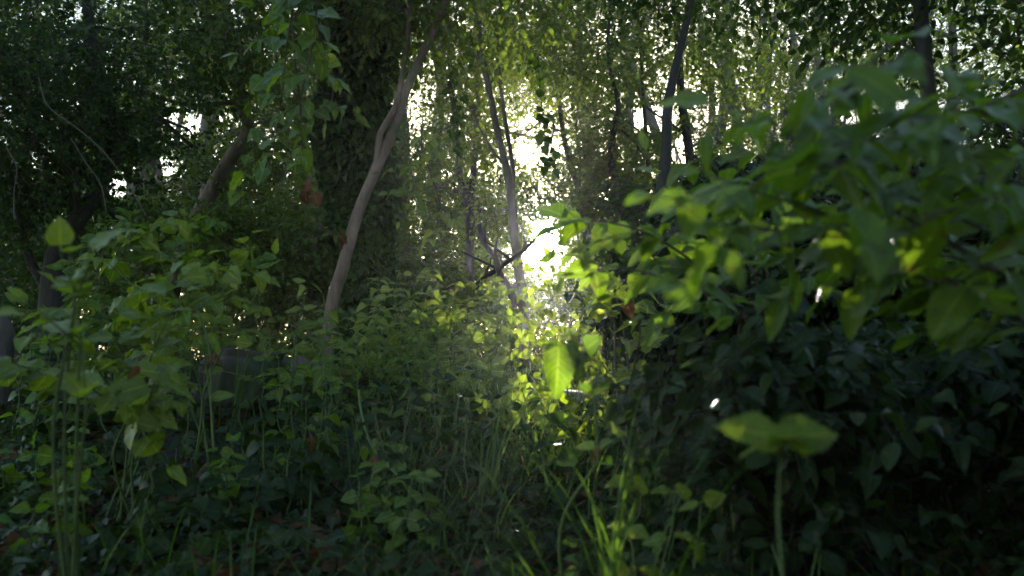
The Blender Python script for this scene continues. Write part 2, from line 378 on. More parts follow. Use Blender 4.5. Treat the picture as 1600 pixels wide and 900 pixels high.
M_dtwig = bark_mat('dark_twig', (.015, .013, .010), (.035, .030, .022), 20, .2)
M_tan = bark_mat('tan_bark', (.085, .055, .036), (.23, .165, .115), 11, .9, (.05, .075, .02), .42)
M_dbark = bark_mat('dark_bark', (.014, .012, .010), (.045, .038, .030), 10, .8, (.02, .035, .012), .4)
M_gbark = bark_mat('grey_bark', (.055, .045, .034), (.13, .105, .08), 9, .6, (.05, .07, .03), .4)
M_log = bark_mat('rotting_wood', (.035, .028, .024), (.11, .09, .075), 8, .9, (.03, .05, .02), .4)
M_raw = bark_mat('split_wood', (.13, .05, .02), (.24, .11, .05), 14, .9)
M_stone = bark_mat('grey_stone', (.026, .020, .015), (.085, .064, .048), 7, 1.0, (.025, .045, .012), .5)

M_glint = bark_mat('painted_glint', (.30, .28, .25), (.48, .46, .43), 7, .4)  # near-white colour stands for a glint of sun on the ground
# ------------------------------------------------------------------ ground
ys = np.concatenate([np.linspace(-6, 16, 150), 16 + np.geomspace(.2, 200, 30)]); xs = np.concatenate([-10 - np.geomspace(.2, 110, 20)[::-1], np.linspace(-10, 10, 140), 10 + np.geomspace(.2, 110, 20)])
ys = np.concatenate([-6 - np.geomspace(.3, 60, 12)[::-1], ys])
GX, GY = np.meshgrid(xs, ys); GZ = ground(GX, GY)
near = (np.abs(GX) < 10) & (np.abs(GY) < 16)
GZ = GZ + near * (.012 * np.sin(9 * GX + 3 * np.sin(5 * GY)) * np.cos(8 * GY) + rng.normal(0, .004, GX.shape))
V = np.stack([GX, GY, GZ], -1).reshape(-1, 3); idx = np.arange(GX.size).reshape(GX.shape)
F = np.stack([idx[:-1, :-1], idx[:-1, 1:], idx[1:, 1:], idx[1:, :-1]], -1).reshape(-1, 4)
M_soil = bark_mat('forest_soil', (.006, .0045, .003), (.022, .016, .010), 4, 1.0, (.010, .018, .005), .45)
tag(mesh_obj('ground', [(V, F, 0, None)], [M_soil]), kind='structure')

# ------------------------------------------------------------------ builders
def limb(p0, p1, n=5, wob=.08, sag=0.0):
    p0, p1 = np.asarray(p0, float), np.asarray(p1, float); L = np.linalg.norm(p1 - p0)
    t = np.linspace(0, 1, n)[:, None]
    P = p0 + (p1 - p0) * t + UP * sag * L * np.sin(np.pi * t)
    P[1:-1] += rng.normal(0, wob * L, (n - 2, 3)); return P
def to_ground(path, rad, flare=1.25):
    p = path[0]; g = float(ground(p[0], p[1])) - .08
    if p[2] > g + .1:
        dirn = nz(path[0] - path[1]); q = np.array([p[0] + dirn[0] * (p[2] - g) * .25, p[1] + dirn[1] * (p[2] - g) * .2, g])
        path = np.vstack([q, path]); rad = [rad[0] * flare] + list(rad)
    return path, rad
def tree(name, label, stems, bark, crowns, leafm, tpl=T_LO, size=.05, k=7, group=None, cat='tree', twm=None, clump=1.0, twL=.32, knots=0):
    """stems: [(list of (px,py,d), radius at foot, radius at tip)]; crowns: [(px,py,d, half width m, half height m, half depth m, twigs)]"""
    s0 = np.array([at(*q) for q in stems[0][0]]); r0 = list(np.linspace(stems[0][1], stems[0][2], len(s0)))
    s0, r0 = to_ground(s0, r0)
    root = thing(name, label, cat, (s0[0][0], s0[0][1], s0[0][2] + .08), group)
    V, F, U, P = tube(s0, r0, 14, .10, 1); parts = [(V, F, 0, U)]; axis = [P]
    mesh_obj('trunk', parts, [bark], root)
    limbs = []
    for (pts, ra, rb) in stems[1:]:
        q = np.array([at(*z) for z in pts]); V, F, U, P = tube(q, np.linspace(ra, rb, len(q)), 10, .08, 2)
        mesh_obj('limb', [(V, F, 0, U)], [bark], root); axis.append(P)
    A = np.vstack(axis); cp = []
    for ci, (px, py, d, rx, ry, rd, n) in enumerate(crowns):
        c = at(px, py, d)
        j = np.argmin(np.linalg.norm(A - c, axis=1) + 0.8 * np.maximum(A[:, 2] - c[2], 0)); L = limb(A[j], c, 6, .06, .08)
        ln = np.linalg.norm(c - A[j]); rb = max(.008, .014 * ln)
        V, F, U, Pb = tube(L, np.linspace(rb, rb * .4, 6), 6, .1, ci, 3); br = [(V, F, 0, U)]
        for q in range(5):
            e = c + nz(rng.normal(0, 1, 3)) * np.array([rx, rd, ry]) * .8
            V, F, U, _ = tube(limb(Pb[len(Pb) * (q + 3) // 9], e, 5, .09), np.linspace(rb * .5, .003, 5), 5, .1, q, 3); br.append((V, F, 0, U))
        mesh_obj('branch', br, [bark], root)
        P, D = cluster_pts(c, (rx, rd, ry), n, clump, ci * 1.3 + c[0])
        cp += twig_leaves(P, D + rng.normal(0, .5, P.shape), twL * (.6 + .8 * rng.random(len(P))), k, size, tpl, .18)
    if cp: mesh_obj('crown', cp, [leafm, twm or M_twig], root)
    return root
def shrub(name, label, px, d, h, wd, n, leafm, tpl=T_MD, size=.06, k=6, stems=9, group=None, cat='shrub', dd=None, twL=.28, lean=(0, 0), pair=False, stm=None, r=.006, flat=.45, base_z=None, cull=True, low=.15):
    """many-stemmed bush standing d metres off at px, h metres tall"""
    c = at(px, 450, d); x0, y0 = c[0], c[1]; g = float(ground(x0, y0)) if base_z is None else base_z; dd = dd or wd
    root = thing(name, label, cat, (x0, y0, g), group); br, cp = [], []
    per = max(1, n // stems)
    for s in range(stems):
        a = rng.random() * 6.283; q = rng.random() ** .5
        e = np.array([x0 + math.cos(a) * q * wd + lean[0], y0 + math.sin(a) * q * dd + lean[1], g + h * (1 - .35 * q * rng.random())])
        b = np.array([x0 + rng.normal(0, .05 + wd * .15), y0 + rng.normal(0, .05 + dd * .15), 0.0]); b[2] = float(ground(b[0], b[1])) - .03
        path = limb(b, e, 6, .05); path[:, 2] = b[2] + (e[2] - b[2]) * np.sin(np.linspace(0, 1, 6) * 1.5708) ** .9
        V, F, U, P = tube(path, np.linspace(r, r * .3, 6), 5, .05, s, 4); mesh_obj('stem', [(V, F, 0, U)], [stm or M_twig], root)
        j = (len(P) * (low + (1 - low) * rng.random(per) ** .8)).astype(int).clip(1, len(P) - 1)
        P0 = P[j]; T = nz(P[j] - P[j - 1]); D = T * .5 + nz(rng.normal(0, 1, P0.shape) * (1, 1, .35))
        cp += twig_leaves(P0, D, twL * (.5 + rng.random(per)), k, size, tpl, .3, pair=pair, r=min(r * .3, .0015), flat=flat, cull=cull)
    mesh_obj('foliage', cp, [leafm, stm or M_twig], root)
    return root
def blades(n, P, L, W, lean, curve=.5):
    """grass blades as bent tapering strips"""
    K = 6; t = np.linspace(0, 1, K)
    a = rng.random(n) * 6.283; D = np.stack([np.cos(a), np.sin(a), np.zeros(n)], -1)
    ln = (lean * (.4 + rng.random(n)))[:, None, None]
    C = P[:, None] + L[:, None, None] * (UP * (t - .35 * curve * t ** 2 * 1.2)[None, :, None] + D[:, None] * ln * (t ** 1.8)[None, :, None])
    S = np.stack([-np.sin(a), np.cos(a), np.zeros(n)], -1)[:, None] * (W[:, None] * (1 - t ** 2.2 * .97)[None])[..., None]
    th = np.array([0, 0, 0])
    V = np.stack([C - S, C + D[:, None] * .25 * W[:, None, None] , C + S], 2).reshape(-1, 3)
    idx = np.arange(n * K * 3).reshape(n, K, 3)
    F = np.stack([idx[:, :-1, :-1], idx[:, :-1, 1:], idx[:, 1:, 1:], idx[:, 1:, :-1]], -1).reshape(-1, 4)
    return V, F
def grass_clump(label, px, d, n, L, W, lean, spread=.06, group=None, mat=None, name='grass_clump', cat='grass clump', lift=0):
    c = at(px, 450, d); x = c[0] + rng.normal(0, spread, n); y = c[1] + rng.normal(0, spread, n)
    P = np.stack([x, y, ground(x, y) - .02], -1)
    V, F = blades(n, P, L * (.5 + .6 * rng.random(n)), W * (.6 + .5 * rng.random(n)), lean)
    g = float(ground(c[0], c[1])); root = thing(name, label, cat, (c[0], c[1], g), group)
    mesh_obj('blades', [(V, F, 0, None)], [mat or M_grass], root); return root
# ================================================================== THE WOOD BEHIND
def wood_mass(name, label, d0, d1, x0, x1, zlo, zhi, n, size, ph, mat):
    y = d0 + (d1 - d0) * rng.random(n * 2); x = x0 + (x1 - x0) * rng.random(n * 2); z = ground(x, y) + zlo + (zhi - zlo) * rng.random(n * 2)
    P = np.stack([x, y, z], -1)
    m = nval(P, .55, ph) + .4 * nval(P, 1.7, ph + 3) + rng.normal(0, .3, len(P)) + np.interp(z, [0, 3, 6, 10], [.9, .5, .0, .1]) > 0.05
    P = P[m][:n]; D = rng.normal(0, 1, P.shape) * (1, 1, .6)
    parts = twig_leaves(P, D, .6 * (.6 + .8 * rng.random(len(P))), 7, size, T_K if size > .085 else T_LO, .08, r=.004)
    st = []
    for i in range(46):
        xx = x0 + (x1 - x0) * rng.random(); yy = d0 + (d1 - d0) * rng.random(); g = float(ground(xx, yy)); top = np.array([xx + rng.normal(0, 1.2), yy, g + 11])
        pth = limb((xx, yy, g - .1), top, 7, .025)
        if abs(xx - yy * math.tan(R(SUN_AZ))) < .8: continue
        V, F, U, _ = tube(pth, np.linspace(.09 + .06 * rng.random(), .02, 7), 7, .1, i, 3); st.append((V, F, 2, U))
    return tag(mesh_obj(name, parts + st, [mat, M_twig, M_gbark]), label, 'woodland', kind='stuff')
wood_mass('far_wood', 'dense far wood of small leaves closing off the background behind all the slender trees', 17, 30, -20, 22, 0, 10, 34000, .115, 1.1, M_far)
wood_mass('far_undergrowth', 'low belt of bushes along the foot of the far wood', 13, 18, -12, 13, 0, 3.0, 8500, .085, 2.7, M_far)

def mass_round(name, label, a0, a1, r0, r1, zlo, zhi, n, size, ph):
    a = R(a0) + (R(a1) - R(a0)) * rng.random(n * 2); q = r0 + (r1 - r0) * rng.random(n * 2); x = q * np.sin(a); y = q * np.cos(a)
    P = np.stack([x, y, ground(x, y) + zlo + (zhi - zlo) * rng.random(n * 2)], -1); P = P[nval(P, .6, ph) + rng.normal(0, .4, len(P)) > -.25][:n]
    parts = twig_leaves(P, rng.normal(0, 1, P.shape), .8, 7, size, T_K, .3, r=.005); st = []
    for i in range(26):
        t = R(a0) + (R(a1) - R(a0)) * (i + .5) / 26; q = r0 + (r1 - r0) * rng.random(); xx, yy = q * math.sin(t), q * math.cos(t); g = float(ground(xx, yy))
        V, F, U, _ = tube(limb((xx, yy, g - .1), (xx + rng.normal(0, .8), yy, g + zhi), 6, .03), np.linspace(.12, .03, 6), 7, .1, i, 3); st.append((V, F, 2, U))
    return tag(mesh_obj(name, parts + st, [M_far, M_twig, M_gbark]), label, 'woodland', kind='stuff')
mass_round('light_blocking_wood', 'unseen small-leaved wood added behind and beside the path to block sky light', 60, 215, 5.5, 11, .3, 6.0, 8000, .17, 4.4)  # out of view, added to cut the sky light from behind the camera

wood_mass('farther_wood', 'second pale belt of wood showing through the gaps of the first', 31, 44, -28, 30, 2, 16, 26000, .20, 6.3, M_far)

# ================================================================== TREES
tree('ivy_clad_tree', 'upright tree wrapped top to bottom in dark ivy, just behind the leaning forked trunk', [([(575, 560, 6.4), (572, 400, 6.4), (566, 250, 6.4), (560, 150, 6.4), (555, -40, 6.4), (548, -300, 6.4)], .075, .05)], M_dbark, [], M_ivy)
def ivy_coat(root, pts, radii, n, size=.045, tpl=T_IV, mat=None):
    A = np.array([at(*q) for q in pts]); seg = rng.random(n) * (len(A) - 1); i = seg.astype(int); f = (seg - i)[:, None]
    C = A[i] * (1 - f) + A[i + 1] * f; rr = np.interp(seg, range(len(A)), radii)
    a = rng.random(n) * 6.283; O = np.stack([np.cos(a), np.sin(a), np.zeros(n)], -1)
    bump = .55 + .45 * nval(C + O * .3, 5, 2.2)[:, None] + rng.random((n, 1)) * .35
    P = C + O * rr[:, None] * bump * (rng.random((n, 1)) ** .3)
    mesh_obj('ivy', twig_leaves(P, O + rng.normal(0, .4, P.shape) - UP * .3, .10, 4, size, tpl, .5, flat=.7, stems=False), [mat or M_ivy, M_dtwig], root)
iv = bpy.data.objects['ivy_clad_tree']
ivy_coat(iv, [(578, 600, 6.4), (575, 480, 6.4), (572, 400, 6.4), (560, 300, 6.4), (555, 220, 6.4), (560, 150, 6.4), (550, -40, 6.4)], [.22, .19, .16, .18, .21, .24, .28], 6000, .068)

lt = tree('leaning_tree', 'smooth tan tree leaning right and forking into two stems, before the ivy-clad tree',
     [([(512, 560, 5.5), (518, 480, 5.5), (537, 412, 5.5), (560, 330, 5.5), (583, 275, 5.5), (604, 228, 5.5), (616, 200, 5.5), (626, 165, 5.5), (648, 110, 5.5), (690, 20, 5.6), (750, -130, 5.7), (800, -300, 5.8)], .040, .022),
      ([(585, 272, 5.5), (590, 242, 5.48), (594, 210, 5.46), (606, 188, 5.45), (620, 160, 5.47), (630, 110, 5.5), (640, 20, 5.5), (640, -150, 5.5), (630, -300, 5.5)], .022, .014)],
     M_tan, [(560, -150, 5.6, 1.0, .5, .8, 420), (720, -60, 5.7, .8, .4, .8, 380), (700, -330, 5.8, 1.3, .6, 1.0, 500), (450, -30, 5.3, .7, .3, .6, 300), (640, 60, 6.2, .45, .2, .5, 120)], M_leaf, T_MD, .06)

tree('bent_tree', 'bent tan trunk rising behind leafy twigs, left of the ivy-clad tree',
     [([(262, 480, 6.6), (298, 365, 6.6), (318, 322, 6.6), (342, 278, 6.6), (366, 238, 6.6), (388, 206, 6.6), (380, 172, 6.6), (366, 120, 6.6), (350, 20, 6.7), (352, -150, 6.8), (340, -320, 6.8)], .062, .03),
      ([(368, 160, 6.6), (340, 162, 6.5), (300, 164, 6.4), (240, 150, 6.3), (180, 120, 6.2)], .02, .008)],
     M_tan, [(430, 200, 6.9, .5, .35, .5, 150), (330, 60, 6.6, .9, .35, .7, 330), (440, 60, 6.8, .6, .35, .7, 260), (330, -180, 6.8, 1.3, .6, 1.0, 300), (300, 300, 7.6, .45, .3, .3, 150), (420, 320, 7.2, .6, .45, .5, 260), (480, 420, 7.2, .6, .35, .5, 220)], M_leaf, T_MD, .055)

tree('dark_crooked_tree', 'black crooked trunk at the far left forking under a dense small-leaved crown',
     [([(92, 620, 5.0), (80, 520, 5.0), (82, 440, 5.0), (94, 385, 5.0), (124, 340, 5.0), (146, 306, 5.0), (158, 282, 5.0), (175, 240, 5.1), (170, 160, 5.1), (140, 40, 5.2), (120, -150, 5.3)], .07, .022),
      ([(124, 340, 5.0), (120, 300, 4.9), (100, 250, 4.8), (96, 190, 4.8), (60, 120, 4.7)], .03, .01),
      ([(146, 310, 5.0), (190, 345, 5.1), (230, 372, 5.3), (262, 380, 5.5)], .018, .006),
      ([(82, 470, 5.0), (45, 400, 5.1), (30, 330, 5.2), (8, 250, 5.3), (-40, 150, 5.3)], .03, .012)],
     M_dbark, [(40, 200, 4.9, .5, .42, .5, 480), (150, 190, 5.2, .42, .33, .5, 330), (20, 330, 5.2, .38, .3, .4, 260), (60, 60, 4.9, .9, .4, .8, 520), (215, 140, 5.8, .4, .3, .5, 130),
               (110, -140, 5.2, 1.3, .55, 1.2, 450), (-120, 100, 4.6, .8, .8, .8, 420), (300, 230, 7.5, .4, .3, .5, 130), (230, 60, 5.4, .6, .3, .6, 260)], M_dark, T_LO, .038, k=9, twL=.3)
tree('background_oak', 'broad small-leaved tree standing well behind the bent tan trunk',
     [([(220, 520, 11), (225, 350, 11), (235, 200, 11), (225, 60, 11), (220, -150, 11)], .12, .05)],
     M_gbark, [(120, 300, 10, 1.2, .9, 1.0, 480), (350, 330, 10.5, 1.1, .8, 1.0, 480), (240, 130, 11, 1.6, .6, 1.2, 420), (480, 200, 10.5, 1.1, .9, 1.0, 480), (30, 420, 9, 1.0, .6, .8, 330), (420, 60, 11, 1.3, .6, 1, 420), (470, 330, 9.5, .8, .7, .7, 330), (100, 40, 10, 1.4, .6, 1, 420), (230, -120, 11, 2.4, .8, 1.6, 600)], M_leaf, T_LO, .06)
tree('slender_tree', 'slender grey tree splitting into a V of two straight stems, left of the sun',
     [([(735, 560, 10.5), (733, 440, 10.5), (735, 350, 10.5), (733, 318, 10.5), (720, 285, 10.5), (716, 235, 10.5), (709, 165, 10.5), (700, 60, 10.5), (690, -120, 10.5)], .06, .022),
      ([(734, 320, 10.5), (738, 285, 10.5), (743, 230, 10.5), (746, 165, 10.5), (749, 60, 10.5), (756, -100, 10.5)], .042, .02)],
     M_gbark, [(700, 200, 10.5, .55, .6, .6, 190), (660, 300, 10.5, .6, .7, .6, 260), (700, 60, 10.5, 1.2, .6, 1.0, 420), (690, -140, 10.6, 1.8, .8, 1.2, 500), (650, 400, 10, .5, .4, .4, 180)], M_leaf, T_LO, .055, group='slender trees around the sun')
tree('slender_tree', 'slender twin-stemmed tree touching the left edge of the sun',
     [([(822, 600, 8.8), (818, 480, 8.8), (812, 430, 8.8), (804, 370, 8.8), (799, 310, 8.8), (791, 262, 8.8), (777, 205, 8.8), (769, 165, 8.8), (755, 90, 8.8), (740, -30, 8.8), (735, -160, 8.8)], .055, .02),
      ([(800, 320, 8.8), (801, 262, 8.8), (792, 205, 8.8), (786, 165, 8.8), (779, 80, 8.8), (785, -60, 8.8)], .026, .014),
      ([(792, 262, 8.8), (772, 238, 8.8), (752, 205, 8.8), (735, 170, 8.8), (716, 130, 8.8)], .014, .006)],
     M_gbark, [(750, 30, 8.8, .8, .4, .8, 280), (860, 60, 9.0, .8, .35, .8, 300), (800, -120, 8.9, 1.8, .7, 1.2, 500), (760, 290, 9.2, .28, .3, .3, 70), (740, 180, 9.2, .35, .3, .4, 80)], M_yel, T_LO, .055, group='slender trees around the sun')
tree('slender_tree', 'thin grey tree curving right to left above the right of the sun',
     [([(930, 480, 11.5), (920, 400, 11.5), (909, 312, 11.5), (896, 270, 11.5), (882, 218, 11.5), (875, 165, 11.5), (868, 80, 11.5), (870, -80, 11.5)], .055, .02),
      ([(905, 298, 11.5), (906, 245, 11.5), (900, 200, 11.5), (905, 150, 11.5)], .02, .01),
      ([(896, 275, 11.5), (870, 292, 11.3), (845, 300, 11.2)], .012, .005)],
     M_gbark, [(905, 210, 11.5, .5, .5, .6, 230), (890, 60, 11.5, 1.3, .5, 1.1, 400), (930, 310, 11, .45, .45, .5, 190), (870, -100, 11.5, 2.0, .8, 1.3, 500)], M_leaf, T_LO, .058, group='slender trees around the sun')
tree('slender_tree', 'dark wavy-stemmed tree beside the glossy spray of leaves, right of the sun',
     [([(950, 560, 8), (955, 420, 8), (957, 330, 8), (965, 296, 8), (956, 262, 8), (955, 230, 8), (962, 190, 8), (966, 160, 8), (950, 80, 8), (960, -60, 8)], .05, .012),
      ([(966, 200, 8), (985, 215, 8), (1000, 235, 8), (1020, 260, 8)], .01, .004), ([(964, 165, 8), (975, 185, 7.9), (1000, 205, 7.8)], .01, .005)],
     M_dbark, [(960, 200, 8.2, .35, .35, .4, 200), (985, 265, 8.2, .3, .3, .4, 170), (960, 60, 8, 1.0, .4, .8, 360), (1000, 330, 8, .45, .3, .4, 200), (980, -100, 8, 1.6, .6, 1.1, 500)], M_leaf, T_LO, .05, group='slender trees around the sun')
tree('slender_tree', 'dark straight tree partly hidden behind the glossy spray of leaves',
     [([(1086, 480, 9), (1082, 330, 9), (1078, 250, 9), (1073, 205, 9), (1066, 165, 9), (1060, 80, 9), (1050, -80, 9)], .06, .03),
      ([(1074, 215, 9), (1045, 190, 9), (1030, 182, 9), (1000, 160, 9)], .016, .008), ([(1078, 240, 9), (1110, 260, 8.9), (1128, 285, 8.8)], .014, .006), ([(1010, 330, 9.6), (1012, 250, 9.6), (1006, 165, 9.6), (1000, 60, 9.6)], .025, .015)],
     M_dbark, [(1060, 60, 9, 1.2, .5, 1.0, 420), (1110, 230, 9.3, .5, .5, .5, 230), (1030, 250, 9.3, .35, .35, .4, 170), (1100, 350, 9, .7, .4, .6, 280), (1050, -110, 9, 1.9, .7, 1.2, 560)], M_leaf, T_LO, .052, group='slender trees around the sun')
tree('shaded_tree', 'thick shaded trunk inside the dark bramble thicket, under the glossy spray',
     [([(1042, 640, 5.2), (1036, 520, 5.2), (1034, 400, 5.2), (1030, 330, 5.2), (1040, 250, 5.3), (1046, 150, 5.4), (1080, 0, 5.5), (1110, -200, 5.6)], .05, .018)],
     M_dbark, [(1180, -90, 5.6, 1.0, .35, .9, 420), (1150, -260, 5.6, 1.5, .6, 1.2, 650), (1000, 400, 5.3, .35, .25, .35, 160), (1100, 420, 5.4, .4, .3, .35, 180)], M_dark, T_MD, .055)
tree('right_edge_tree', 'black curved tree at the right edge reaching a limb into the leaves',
     [([(1640, 700, 3.4), (1620, 540, 3.4), (1604, 420, 3.4), (1582, 345, 3.4), (1560, 312, 3.4), (1530, 292, 3.4), (1492, 287, 3.4), (1472, 255, 3.4), (1464, 215, 3.4), (1454, 175, 3.4), (1446, 100, 3.4), (1430, -60, 3.5), (1400, -250, 3.5)], .06, .02),
      ([(1575, 330, 3.4), (1600, 280, 3.5), (1640, 200, 3.5), (1660, 60, 3.5)], .035, .02)],
     M_dbark, [(1500, -30, 3.5, .5, .2, .5, 260), (1440, -240, 3.5, .9, .4, .9, 520), (1640, 90, 3.6, .25, .25, .5, 140), (1300, -180, 3.6, .6, .25, .6, 300)], M_dark, T_MD, .05)
tree('backlit_tree', 'broad backlit tree behind the slender trees, filling the middle around the sun', [([(692, 560, 14), (690, 400, 14), (684, 300, 14), (690, 165, 14), (700, -60, 14)], .06, .03)],
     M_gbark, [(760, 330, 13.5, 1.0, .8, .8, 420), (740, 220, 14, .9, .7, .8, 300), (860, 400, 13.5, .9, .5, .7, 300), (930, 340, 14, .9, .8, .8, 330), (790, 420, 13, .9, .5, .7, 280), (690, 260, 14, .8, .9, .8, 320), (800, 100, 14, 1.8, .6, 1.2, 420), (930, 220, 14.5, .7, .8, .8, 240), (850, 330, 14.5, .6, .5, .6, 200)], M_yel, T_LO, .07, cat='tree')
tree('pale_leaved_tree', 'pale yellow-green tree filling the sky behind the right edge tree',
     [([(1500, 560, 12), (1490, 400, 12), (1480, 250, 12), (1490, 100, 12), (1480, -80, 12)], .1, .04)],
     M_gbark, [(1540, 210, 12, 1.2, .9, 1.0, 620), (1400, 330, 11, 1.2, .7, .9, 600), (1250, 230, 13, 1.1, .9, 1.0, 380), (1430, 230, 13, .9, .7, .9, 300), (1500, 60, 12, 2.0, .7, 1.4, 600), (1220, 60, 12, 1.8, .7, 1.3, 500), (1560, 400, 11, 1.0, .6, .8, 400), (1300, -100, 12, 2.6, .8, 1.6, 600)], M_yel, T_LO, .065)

# ================================================================== FALLEN WOOD AND STONE
def leaning_pole(label, a, b, ra, rb, mat, name='dead_branch', cat='branch', group=None):
    A, B = at(*a), at(*b); P = limb(A, B, 6, .02)
    root = thing(name, label, cat, A, group)
    V, F, U, _ = tube(P, np.linspace(ra, rb, 6), 8, .12, 3); Vc, Fc = caps(V, 8)
    mesh_obj('bough', [(V, F, 0, U), (Vc, Fc, 0, None)], [mat], root)
    s = []
    for i in range(4):
        q = P[1 + i]; e = q + np.array([rng.normal(0, .15), rng.normal(0, .1), .12 + .1 * rng.random()])
        V, F, U, _ = tube(limb(q, e, 4, .05), np.linspace(rb * .7, .002, 4), 5); s.append((V, F, 0, U))
    mesh_obj('side_twigs', s, [mat], root)
leaning_pole('dead bough propped leaning left to right beneath the sun', (748, 350, 8.3), (806, 480, 8.3), .022, .034, M_gbark)
leaning_pole('dead bough crossing the other one and sloping down left beneath the sun', (838, 372, 8.5), (742, 450, 8.5), .016, .026, M_dbark)

# rotting log
A, B = at(322, 602, 4.7), at(572, 622, 5.0)
A[2] = float(ground(A[0], A[1])) + .11; B[2] = float(ground(B[0], B[1])) + .07
root = thing('fallen_log', 'dark rotting log lying in the plants, torn orange wood at its right end', 'log', (A[0], A[1], A[2] - .13))
P = limb(A, B, 8, .012); V, F, U, _ = tube(P, [.150, .150, .145, .14, .13, .115, .09, .035], 20, .16, 1.3, 5); Vc, Fc = caps(V, 20)
mesh_obj('bark', [(V, F, 0, U), (Vc, Fc, 0, None)], [M_log], root)
tp = []
for i in range(9):
    q = P[5] + (P[7] - P[5]) * (i / 8) + np.array([0, -.08 + rng.normal(0, .01), .07 + rng.normal(0, .012)])
    V, F, U, _ = tube(limb(q, q + nz(P[7] - P[5]) * .16 + np.array([0, 0, -.02]), 4, .03), [.004, .014, .012, .002], 5); tp.append((V, F, 0, None))
mesh_obj('torn_wood', tp, [M_raw], root)
# weathered stone
def rock(name, label, c, size, seed, mat, cat='stone', rot=0.0):
    import bmesh
    bm = bmesh.new(); bmesh.ops.create_cube(bm, size=1.0)
    bmesh.ops.bevel(bm, geom=bm.edges[:] , offset=.12, segments=2, affect='EDGES')
    bmesh.ops.subdivide_edges(bm, edges=bm.edges[:], cuts=4, use_grid_fill=True)
    r = random.Random(seed)
    for v in bm.verts:
        p = np.array(v.co)[None]
        n = nval(p, 3.1, seed)[0] * .09 + nval(p, 9, seed + 1)[0] * .035 + nval(p, 23, seed + 2)[0] * .012
        v.co += v.co.normalized() * float(n)
        v.co.x *= size[0]; v.co.y *= size[1]; v.co.z *= size[2]
        v.co.x += v.co.z * .25
    me = bpy.data.meshes.new(name); bm.to_mesh(me); bm.free()
    for p in me.polygons: p.use_smooth = True
    me.materials.append(mat); o = bpy.data.objects.new(name, me); COL.objects.link(o); o.location = c; o.rotation_euler = (R(6), R(4), rot)
    return tag(o, label, cat)
c = at(372, 590, 4.2); rock('stone_block', 'grey-brown weathered block with a flat top, at the left end of the fallen log', (c[0], c[1], at(372, 578, 4.2)[2] - .06), (.36, .28, .30), 3, M_stone, 'block', .35)
c = at(892, 612, 4.4); rock('glint_slab', 'pale slab added for the white glint in the light patch behind the large heart-shaped leaf', (c[0], c[1], c[2] - .02), (.17, .12, .05), 8, M_glint, 'stone', .5)  # slab added in place of a white glint, brightness put into its colour
c = at(-4, 560, 4.2)
V, F, U, _ = tube([(c[0], c[1], float(ground(c[0], c[1])) - .05), (c[0] + .004, c[1], c[2] + .05), (c[0] + .003, c[1], c[2] + .13), (c[0] - .01, c[1], c[2] + .2)], [.075, .066, .06, .03], 14, .12, 2); Vc, Fc = caps(V, 14)
tag(mesh_obj('tree_stump', [(V, F, 0, U), (Vc, Fc, 0, None)], [M_log]), 'brownish stump just showing at the left edge of the view', 'stump')

# ================================================================== UNDERGROWTH BEHIND (6 to 10 m)
UG = 'bushes along the back of the clearing'
for i, (px, d, h, wd, n, m, lab) in enumerate([
    (30, 7.5, 1.5, .8, 340, M_dark, 'dark low bush behind the black crooked trunk'),
    (215, 7.2, 1.5, .7, 330, M_leaf, 'leafy bush filling the gap right of the black crooked trunk'),
    (360, 6.2, 1.35, .6, 380, M_leaf, 'green bush beneath the bent tan trunk'),
    (455, 6.6, 1.25, .6, 360, M_leaf, 'bush between the bent trunk and the foot of the leaning tree'),
    (650, 8.0, 1.2, .55, 300, M_leaf, 'bush right behind the ivy-clad tree'),
    (765, 9.5, 1.0, .7, 360, M_leaf, 'low bush at the foot of the V-shaped slender tree'),
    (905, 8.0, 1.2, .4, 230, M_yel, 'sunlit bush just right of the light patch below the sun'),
    (1000, 9.5, 1.5, .7, 330, M_dark, 'shaded bush behind the dark wavy stem'),
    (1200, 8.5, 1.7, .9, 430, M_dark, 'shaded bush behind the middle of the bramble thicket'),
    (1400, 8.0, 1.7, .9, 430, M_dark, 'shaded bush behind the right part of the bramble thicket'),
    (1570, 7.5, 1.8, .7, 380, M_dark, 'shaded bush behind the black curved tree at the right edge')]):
    shrub('woodland_bush', lab, px, d, h, wd, n, m, T_MD if d < 7 else T_LO, .058, 8, 10, UG)

